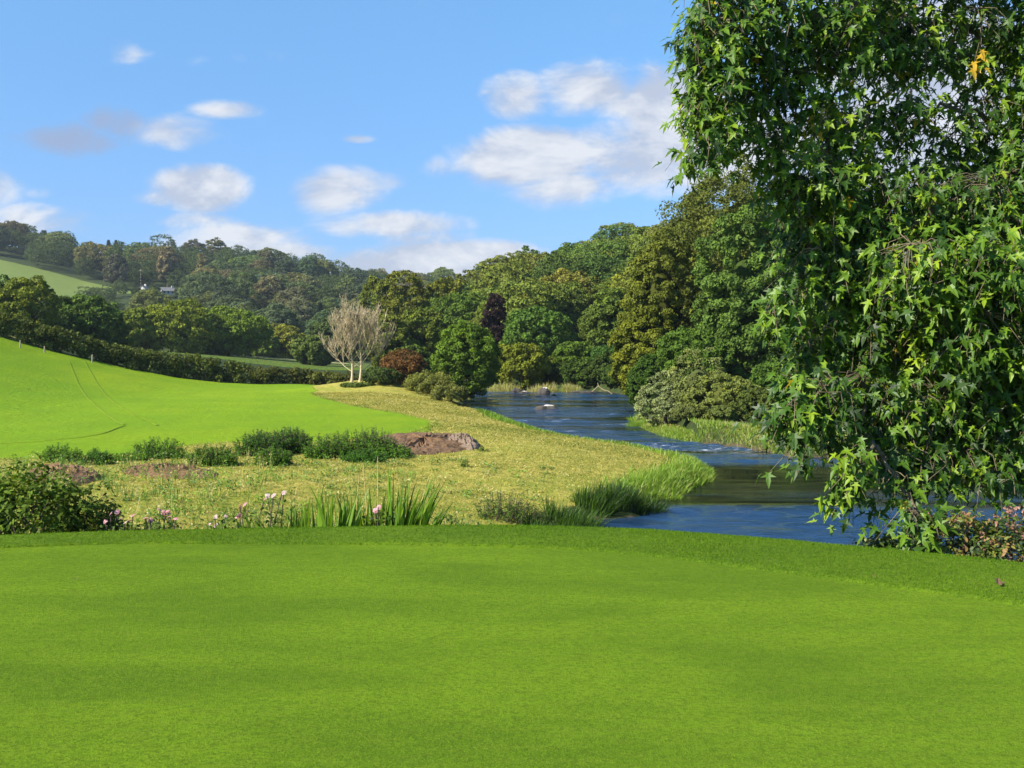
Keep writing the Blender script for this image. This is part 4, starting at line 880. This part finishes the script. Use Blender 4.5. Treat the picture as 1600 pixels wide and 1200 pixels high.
MW = [(790, 775, 90, 52, 'loose green weed clump in the meadow above the arching rushes', 90), (840, 772, 70, 36, 'lower green weed clump right of the loose one', 60), (728, 726, 12, 14, 'single small weed in the meadow right of centre', 10), (905, 752, 30, 20, 'thin weed standing in the hay near the river', 14), (755, 705, 14, 12, 'small weed at the right foot of the grey soil peak', 10)]
for i, (px, py, w, h, lab, st) in enumerate(MW):
    X, Y = pz(px, py, 1.0); weed('meadow_weed', (X, Y), w/F*Y, h/F*Y, 22*st, .09, (.10, .18, .022), lab, 'weed', 'weeds in the mown meadow', 830+i, stems=st, spiky=.4)
# laurel bush, bottom left
def bush(name, X, Y, w, h, n_, leaf, col, label, seed, dp=.8, zmin=-.2, cat='bush', group=None, z0=None, lob=.3, mat=None, tmax=1.0, outline=OVAL):
    r = np.random.default_rng(seed); z0 = H(X, Y) if z0 is None else z0; root = empty(name, (X, Y, z0), label, cat, group)
    lb = Bag(); ncl = n_//28; d = sphere_dirs(ncl, zmin, r); rad = lobed(d, 8, seed, lob)*r.uniform(.55, 1.0, ncl); c = np.array([0, 0, h*.42])+d*rad[:, None]*np.array([w/2, w/2*dp, h*.58])
    e = unit(r.normal(size=(ncl, 28, 3))+d[:, None]*.8+np.array([0, 0, .5])); P_ = c[:, None]+e*leaf*1.8*r.uniform(.3, 1.3, (ncl, 28, 1))
    N_ = unit(e+np.array([0, 0, .5])+r.normal(size=e.shape)*.5); T_ = e+r.normal(size=e.shape)*.7
    shaped(lb, P_.reshape(-1, 3), N_.reshape(-1, 3), T_.reshape(-1, 3), leaf*r.uniform(.7, 1.25, ncl*28), np.clip(.42+r.normal(size=(ncl, 1))*.2+r.normal(size=(ncl, 28))*.18, 0, tmax).ravel(), outline)
    sb = Bag()
    for i in range(26):
        tgt = c[r.integers(ncl)]; s_ = np.linspace(0, 1, 6)[:, None]; p0 = np.array([r.normal()*w*.06, r.normal()*w*.05, -.05]); q_ = p0+(tgt-p0)*s_+np.array([0, 0, 1])*h*.12*np.sin(s_*3.1); tube(sb, q_, .014*(1-.7*s_[:, 0]), 5)
    add('stems', sb.mesh('stems', M['bark']), root); add('foliage', lb.mesh('foliage', M[mat] if mat else M['leaf']), root, color=col)
    return root
bush('laurel_bush', -5.75, 13.1, 1.5, .98, 3300, .078, (.12, .19, .02), 'glossy laurel bush beyond the green at the bottom left corner', 901)
bush('laurel_bush', -6.9, 13.4, 1.6, 1.05, 3200, .085, (.075, .15, .018), 'laurel bush just beyond the left edge of the view', 902)
bush('low_bush', -5.1, 13.3, .9, .72, 1900, .06, (.10, .15, .022), 'lower small leaved bush at the right side of the laurel', 903)
# sapling twigs rising at the left
for i, (px, D, h_, lab) in enumerate([(108, 16.5, 1.75, 'tall thin weed stalk rising over the field left of the others'), (165, 16.5, 1.55, 'thin dark seedy weed stalk right of the tallest one'), (178, 15, 1.25, 'bushy dry weed stalk standing in front of the meadow')]):
    weed('weed_stalk', (wx(px, D), D), .3, h_, 70, .05, (.10, .14, .035), lab, 'weed', 'tall weed stalks at the left', 910+i, stems=4, spiky=.3)
# pink flowers and leaves of the border
M['pink'] = leaf_mat('pink_petal', [(0, (.8, .36, .42)), (1, (.85, .5, .52))], transl=.35); M['paleflower'] = leaf_mat('pale_petal', [(0, (.75, .5, .5)), (1, (.8, .62, .6))], transl=.35); M['yellowleaf'] = diffuse_mat('yellow_petal', (.75, .5, .06), .6, 20, .1, .1)
def flowers(px, py, D, label, seed, n_=4, mat='pink', leafy=True):
    r = np.random.default_rng(seed); X = wx(px, D); zt = wz(py, D); z0 = H(X, D); h_ = max(zt-z0, .25); root = empty('pink_flower' if mat == 'pink' else 'pale_flower', (X, D, z0), label, 'flower', 'flowers of the border beyond the green')
    sb, fb, lb = Bag(), Bag(), Bag()
    for k_ in range(n_):
        o_ = np.array([r.normal()*.07, r.normal()*.05, h_+r.normal()*.045]); s_ = np.linspace(0, 1, 5)[:, None]; p0 = np.array([r.normal()*.03, r.normal()*.03, -.03]); tube(sb, p0+(o_-p0)*s_, .006, 4)
        m_ = 7; a = np.arange(m_)*6.28/m_+r.uniform(0, 1); out = np.column_stack([np.cos(a), np.sin(a), 0*a+.35]); tl = unit((r.normal(size=3)*.5+np.array([-.5, -.5, .5]))[None])
        T_, B__ = frame(tl, np.array([[0., 0, 1.]])); dirs = out[:, :1]*T_+out[:, 1:2]*B__+.3*tl
        shaped(fb, np.repeat(o_[None], m_, 0), np.repeat(tl, m_, 0)+.2*dirs, dirs, 0.034*r.uniform(.8, 1.2, m_), .5, [(0, 0), (.4, .35), (.85, .38), (1, 0), (.85, -.38), (.4, -.35)])
    if leafy:
        m_ = 60; f = r.random(m_); P_ = np.column_stack([r.normal(size=m_)*.09, r.normal(size=m_)*.07, f*h_*.92]); shaped(lb, P_, r.normal(size=(m_, 3))*.6+np.array([0, -.2, 1]), r.normal(size=(m_, 3)), .065, r.uniform(.2, .9, m_), OVAL)
        add('leaves', lb.mesh('leaves', M['leaf']), root, color=(.09, .15, .025))
    add('stems', sb.mesh('stems', M['bark']), root); add('blossom', fb.mesh('blossom', M[mat]), root)
FL = [(177, 812, 'pink blossoms nearest the laurel bush'), (205, 806, 'pink blossom pair right of the first cluster'), (232, 818, 'low pink blossoms touching the green lip'), (252, 795, 'highest large pink cluster of the left flowers'), (266, 800, 'pink blossom beside the highest cluster'), (276, 817, 'low broad pink cluster below the highest one'), (193, 821, 'small pale pink blossom low at the green lip left'),
      (318, 820, 'pale pink blossoms low between laurel and iris leaves'), (345, 810, 'whitish blossom left of the iris leaves'), (378, 793, 'pink blossom at the left end of the iris leaves'), (388, 786, 'small pink blossom on a taller stalk by the iris leaves'), (425, 776, 'pale blossom highest above the iris leaves'), (437, 774, 'pale blossom beside the highest one above the irises'),
      (577, 806, 'pink blossoms low among the iris leaves left of centre'), (592, 804, 'pink blossoms right next to the centre ones'), (632, 806, 'pink blossom among the rightmost iris leaves')]
for i, (px, py, lab) in enumerate(FL):
    flowers(px, py, 12.95+.3*math.sin(i*2.1), lab, 930+i, 2 if i % 2 or 'pale' in lab else 3, 'pink' if 'pale' not in lab and 'whitish' not in lab else 'paleflower')
# low leafy border plants behind the collar
for i, (px, w, h_, cc, lab) in enumerate([(150, 1.0, .42, (.12, .15, .04), 'dry mixed border plants right of the laurel'), (235, .9, .5, (.10, .15, .03), 'leafy border plants under the pink clusters'), (320, 1.0, .38, (.12, .16, .03), 'low leafy border plants left of the irises'), (480, 1.2, .42, (.05, .10, .018), 'dark leafy border plants behind the left irises'), (590, 1.1, .35, (.06, .12, .018), 'green leafy border plants behind the middle irises'), (700, 1.0, .28, (.08, .15, .02), 'low green border plants at the right end of the irises')]):
    weed('border_plant', (wx(px, 13.4), 13.4), w, h_, 1500, .07, cc, lab, 'plant', 'leafy plants of the border', 950+i, stems=46, dp=.5)
# iris-like sword leaves
IR = [(405, 60, 34, .5, -.5, 'leftmost iris fan with wide curved leaf'), (432, 70, 40, .62, -.1, 'iris fan with straw coloured dead leaf'), (480, 80, 60, .62, .05, 'iris fan left of centre'), (522, 90, 60, .7, .1, 'iris fan with tall pale stalk in the middle'), (560, 80, 60, .75, .05, 'iris fan with the broadest blades in the middle'), (600, 90, 60, .85, .15, 'tallest iris fan right of centre'), (632, 90, 70, .92, .25, 'iris fan with long blades leaning right'), (655, 80, 60, .6, .6, 'low iris fan leaning far right'), (700, 50, 26, .42, .7, 'last small iris fan at the right end')]
for i, (px, py, n_, L, lv, lab) in enumerate(IR):
    D = 13.0+.25*math.sin(i*1.7); reed_clump('iris_fan', (wx(px, D), D), int(n_*.75), .26, L*.86, .04, .5, lab, 'iris', 'iris fans of the border', 970+i, leanv=(lv, 0), leana=.5, curve=.35)
# dry stalks
r = np.random.default_rng(44)
for i, (px, ty, lab) in enumerate([(577, 730, 'tall straw stalk in the middle of the irises'), (590, 715, 'tallest straw stalk leaning right over the irises'), (552, 740, 'thin straw stalk left of the tallest one'), (445, 762, 'thin straw stalk above the left irises'), (642, 745, 'thin straw stalk at the right of the irises')]):
    D = 13.1; X = wx(px, D); z0 = H(X, D); b = Bag(); h_ = wz(ty, D)-z0; s_ = np.linspace(0, 1, 6); tube(b, np.column_stack([s_*.12*(i-1)*.6, 0*s_, s_*h_]), .007*(1-.5*s_), 4, .95)
    k = 14; f = .8+.2*r.random(k); cards(b, np.column_stack([f*.12*(i-1)*.6, 0*f, f*h_]), rdir(k, r), np.tile([[.1, 0, 1.]], (k, 1)), .04, .012, .95)
    tag(add('dry_stalk', b.mesh('dry_stalk', M['hay']), None, (X, D, z0)), lab, 'stalk', 'dry stalks in the border')
# dock and balsam shrubs at the bottom right
M['shrub'] = leaf_mat('border_shrub', [(0, (.03, .06, .012)), (.45, (.09, .14, .02)), (.68, (.19, .23, .03)), (.86, (.30, .24, .05)), (1, (.34, .15, .08))], transl=.25)
for i, (X, Y, w, h_, c, lab) in enumerate([(5.5, 12.0, 1.2, 1.15, (.1, .12, .03), 'mottled green and russet shrub beyond the green at the bottom right corner'), (4.85, 12.2, 1.1, 1.05, (.07, .10, .025), 'russet topped shrub left of the corner one'), (4.25, 12.5, .8, .75, (.06, .09, .02), 'darker shrub under the hanging plane leaves'), (6.5, 11.7, 1.4, 1.2, (.1, .12, .03), 'mottled shrub just beyond the right edge of the view'), (3.5, 12.9, .9, .45, (.03, .05, .015), 'low dark weed patch between the river and the hanging leaves')]):
    bush('russet_shrub', X, Y, w, h_, 3600 if i != 4 else 900, .062, c, lab, 985+i, group='shrubs along the right edge of the green', mat='shrub', tmax=.93)
r = np.random.default_rng(45); b = Bag()
for (X, Y, w, h_, n_) in ((5.5, 12.0, 1.2, 1.15, 70), (4.85, 12.2, 1.1, 1.05, 60)):
    z0 = H(X, Y)
    for _ in range(n_):
        a = r.uniform(0, 6.28); q_ = math.sqrt(r.random())*w*.5; p = np.array([X+q_*math.cos(a), Y+q_*math.sin(a)*.8, z0+h_*(1-.5*(q_/(w*.5))**2)+r.uniform(-.02, .08)])
        tube(b, [p-np.array([0, 0, .2]), p], .004, 3, .9); m_ = 9; cards(b, p+r.normal(size=(m_, 3))*.022, rdir(m_, r), rdir(m_, r), .04, .03, .9)
M['seedhead'] = leaf_mat('seed_head', [(0, (.2, .10, .07)), (1, (.34, .18, .12))], transl=.1)
tag(add('seed_heads', b.mesh('seed_heads', M['seedhead'])), 'dusty pink seed heads over the russet shrubs', 'seed heads', kind='stuff')
# a fallen leaf and specks on the turf
def fallen(px, py, s_, label, seed, z=3.03):
    X, Y = pz(px, py, z); r = np.random.default_rng(seed); b = Bag(); shaped(b, np.zeros((1, 3))+np.array([0, 0, .02]), np.array([[.2, -.5, .8]]), rdir(1, r), s_, 1.0, PLANE, fold=.4); tag(add('fallen_leaf', b.mesh('fallen_leaf', M['deadleaf']), None, (X, Y, z)), label, 'leaf', 'fallen leaves on the turf')
M['deadleaf'] = diffuse_mat('dead_leaf', (.16, .09, .05), .7, 20, .4, .2)
fallen(1560, 917, .11, 'curled brown fallen leaf on the collar at the right', 1); fallen(1365, 902, .028, 'small brown fallen leaf at the edge of the green', 2); fallen(117, 906, .026, 'tiny brown leaf on the left of the putting green', 3, 3.0); fallen(1470, 1117, .014, 'tiny dark leaf scrap low on the right of the putting green', 4, 3.0); fallen(246, 904, .016, 'tiny dark leaf scrap on the green right of the first', 5, 3.0)

# ------------------------------------------------------------------ the plane tree
def plane_tree():
    r = np.random.default_rng(77); TX, TY = 11.2, 15.2; z0 = H(TX, TY)
    root = empty('plane_tree', (TX, TY, z0), 'big plane tree with drooping lobed leaves filling the right side', 'tree')
    O = np.array([TX, TY, z0]); tb, br, lf = Bag(), Bag(), Bag()
    s = np.linspace(0, 1, 9); ax = np.column_stack([-.6*s**2, .2*s, s*11-.3]); tube(tb, ax, .55*(1-.72*s)*(1+.5*np.exp(-s*12)), 14)
    # boughs: (px, py, depth, rx px, ry px, leaf share, brightness)
    B = [(1110, 55, 13.2, 62, 78, 1), (1108, 165, 13.0, 66, 64, 1), (1095, 232, 12.8, 38, 38, .6), (1180, 40, 13.6, 80, 70, 1), (1190, 140, 13.8, 80, 60, .75), (1180, 225, 13.6, 70, 40, .7), (1290, 60, 14.2, 90, 85, .9), (1290, 190, 14.0, 80, 55, .65),
         (1400, 60, 15, 100, 80, .75), (1400, 190, 14.6, 90, 60, .5), (1520, 70, 15.4, 110, 90, .4), (1530, 200, 15.0, 100, 60, .45), (1650, 100, 15, 110, 120, .8), (1650, 280, 14.6, 110, 100, .8), (1270, 290, 13.8, 90, 60, 1), (1390, 320, 14.0, 100, 70, 1), (1520, 330, 14.2, 100, 70, .9),
         (1262, 385, 13.8, 62, 55, .8), (1228, 470, 13.4, 42, 45, .6), (1330, 430, 14.0, 90, 70, 1), (1450, 420, 12.8, 100, 60, 1.1), (1570, 410, 12.6, 80, 60, 1.1), (1650, 440, 13, 90, 90, 1), (1300, 530, 13.8, 80, 60, .9), (1410, 530, 13.8, 90, 70, 1), (1530, 520, 13.0, 90, 70, 1.1), (1640, 560, 13.2, 80, 90, .9),
         (1280, 620, 12.6, 80, 40, 1.1), (1242, 642, 12.4, 42, 36, .9), (1256, 688, 12.3, 34, 28, .8), (1240, 600, 12.6, 36, 18, .5), (1215, 485, 13.2, 25, 22, .4), (1340, 620, 13.2, 70, 50, .8), (1420, 640, 13.4, 80, 65, 1), (1530, 640, 13.4, 90, 60, 1), (1340, 690, 13, 50, 40, .4), (1430, 720, 13.0, 70, 40, .8), (1540, 720, 13.2, 80, 38, .85), (1640, 690, 13.2, 70, 60, .8), (1345, 722, 12.2, 40, 28, .8), (1400, 775, 12.4, 45, 30, .45), (1325, 762, 12.3, 32, 22, .6), (1425, 815, 12.0, 46, 36, .8), (1560, 748, 12.8, 60, 24, .4),
         (1120, -60, 13.5, 70, 60, .8), (1220, -80, 14, 120, 80, .8), (1400, -90, 15, 130, 90, .8), (1560, -90, 15, 130, 90, .8), (1200, -230, 15, 160, 110, .7), (1450, -250, 16, 180, 120, .7), (1700, -200, 16, 200, 150, .7), (1800, 100, 16, 200, 200, .8), (1850, 400, 15.5, 180, 160, .8)]
    # further boughs on the far side of the crown, so the crown is a volume
    B += [(1350, 30, 18, 120, 100, .3), (1550, 60, 18.5, 120, 100, .25), (1330, 200, 17.5, 100, 60, .35), (1480, 270, 18, 100, 60, .4), (1620, 300, 17.5, 120, 130, .8), (1380, 400, 17, 120, 100, 1.0), (1520, 430, 17, 120, 110, 1.1), (1420, 540, 16.5, 110, 90, 1.1), (1560, 580, 16.5, 110, 90, 1.1), (1650, 450, 17, 120, 150, .9), (1300, 330, 16.5, 90, 70, .8), (1330, 480, 16, 90, 80, 1.0), (1480, 650, 15.5, 100, 60, 1.0), (1600, 680, 15.5, 100, 60, 1.0), (1750, 300, 19, 200, 250, .8), (1900, 0, 19, 200, 250, .8), (1850, -250, 18, 250, 150, .7)]
    sprigs = 0; TR_ = np.array([TX, TY, 0.])
    cl = [(np.array([wx(px, D), D, wz(py, D)]), rx/F*D*.98, ry/F*D*.97, sh) for (px, py, D, rx, ry, sh) in B]
    cl.sort(key=lambda q: np.linalg.norm((q[0]-TR_)[:2])-.15*q[0][2])
    nodes = [(np.array([np.interp(f, s, ax[:, i]) for i in range(3)])+O, 0.) for f in (.3, .4, .5, .6, .7, .8, .9, 1.)]
    for (c, Rx, Rz, sh) in cl:
        Ry = .5*(Rx+Rz)*1.1; cc_ = c+np.array([.3*Rx, .35*Ry, Rz*.2])
        # each bough leaves the nearest wood that lies nearer the trunk and, by preference, higher
        best = min(nodes, key=lambda q: np.linalg.norm(q[0]-cc_)+max(0, cc_[2]-q[0][2])*1.2+q[1]*.12)
        p0 = best[0]; l_ = np.linalg.norm(cc_-p0); u_ = np.linspace(0, 1, 8)[:, None]
        q_ = p0+(cc_-p0)*u_+np.array([0, 0, 1])*np.sin(u_*math.pi)*.16*l_; q_[1:-1] += r.normal(size=(6, 3))*.05*min(l_, 2)
        rad = .05+.05*min(1, max(0, 4-best[1])/4); tube(br, q_-O, np.linspace(rad*.85, .016, 8), 6); nodes += [(q_[4], best[1]+l_*.6), (q_[7], best[1]+l_)]
        subs = []
        for k in range(4):
            d = rdir(1, r)[0]; e_ = c+d*np.array([Rx, Ry, Rz])*.75; st = q_[r.integers(5, 8)]; v_ = np.linspace(0, 1, 6)[:, None]
            g_ = st+(e_-st)*v_+np.array([0, 0, 1])*(.10*np.sin(v_*2.6)-.1*v_)*np.linalg.norm(e_-st)+r.normal(size=(6, 3))*.03; g_[0] = st
            tube(br, g_-O, np.linspace(.011, .004, 6), 5); subs.append(g_)
        subs = np.concatenate(subs)
        ns = max(6, min(int(1.0*sh*84*Rx*Rz/.36+.5), 320))
        for k in range(ns):
            d = rdir(1, r)[0]; p = c+d*(r.random()**.45)*np.array([Rx, Ry, Rz]); st = subs[np.argmin(np.linalg.norm(subs-p-np.array([0, 0, .15]), axis=1))]
            tip = p+np.array([r.normal()*.12-.05, r.normal()*.12, -.22-r.random()*.2])
            if np.linalg.norm(p-st) < .9: tube(br, np.array([st, st*.45+p*.55+np.array([0, 0, .06])+r.normal(size=3)*.03, p, tip])-O, [.007, .006, .005, .003], 4)
            nl = r.integers(7, 12); w_ = r.uniform(-.55, 1, nl); b0 = p+(tip-p)*w_[:, None]; aa = r.uniform(0, 6.28, nl)
            out = np.column_stack([np.cos(aa), np.sin(aa), r.uniform(-.3, .3, nl)]); pos = b0+out*r.uniform(.03, .13, (nl, 1))+r.normal(size=(nl, 3))*.03
            T_ = out*.8+np.array([-.12, -.1, -.75])+r.normal(size=(nl, 3))*.25; N_ = out*.5+np.array([-.35, -.45, .7])+r.normal(size=(nl, 3))*.35
            tn = .44+.19*r.normal()+r.normal(size=nl)*.13; tn = np.clip(tn, 0, .93)
            if r.random() < .008: tn = np.clip(tn+.45, .9, .985)
            tn = np.where(r.random(nl) < .003, .975, tn)
            shaped(lf, pos-O, N_, T_, r.uniform(.09, .18, nl), tn, PLANE, droop=.2, fold=.18); sprigs += nl
    print('plane leaves', sprigs)
    add('trunk', tb.mesh('trunk', M['planebark'], True), root); add('branches', br.mesh('branches', M['planebark'], True), root); add('leaves', lf.mesh('leaves', M['plane']), root)
plane_tree()

# ------------------------------------------------------------------ the air
m = bpy.data.materials.new('haze'); m.use_nodes = True; t = NT(m.node_tree); t.n.clear()
pv = t.node('ShaderNodeVolumePrincipled'); pv.inputs['Color'].default_value = (.80, .90, 1, 1); pv.inputs['Density'].default_value = .00010; pv.inputs['Anisotropy'].default_value = .2
o = t.node('ShaderNodeOutputMaterial'); t.l.new(pv.outputs[0], o.inputs['Volume'])
zt = float(GZ.max())+45; x0, x1, y0, y1 = XX[0]-20, XX[-1]+20, YY[0]-20, YY[-1]+20
V = [(x, y, z) for z in (float(GZ.min())-1.0, zt) for y in (y0, y1) for x in (x0, x1)]
tag(add('haze', mesh('haze', V, np.array([(0, 2, 3, 1), (4, 5, 7, 6), (0, 1, 5, 4), (2, 6, 7, 3), (0, 4, 6, 2), (1, 3, 7, 5)]), m)), 'thin pale blue haze over the valley', 'haze', kind='stuff')
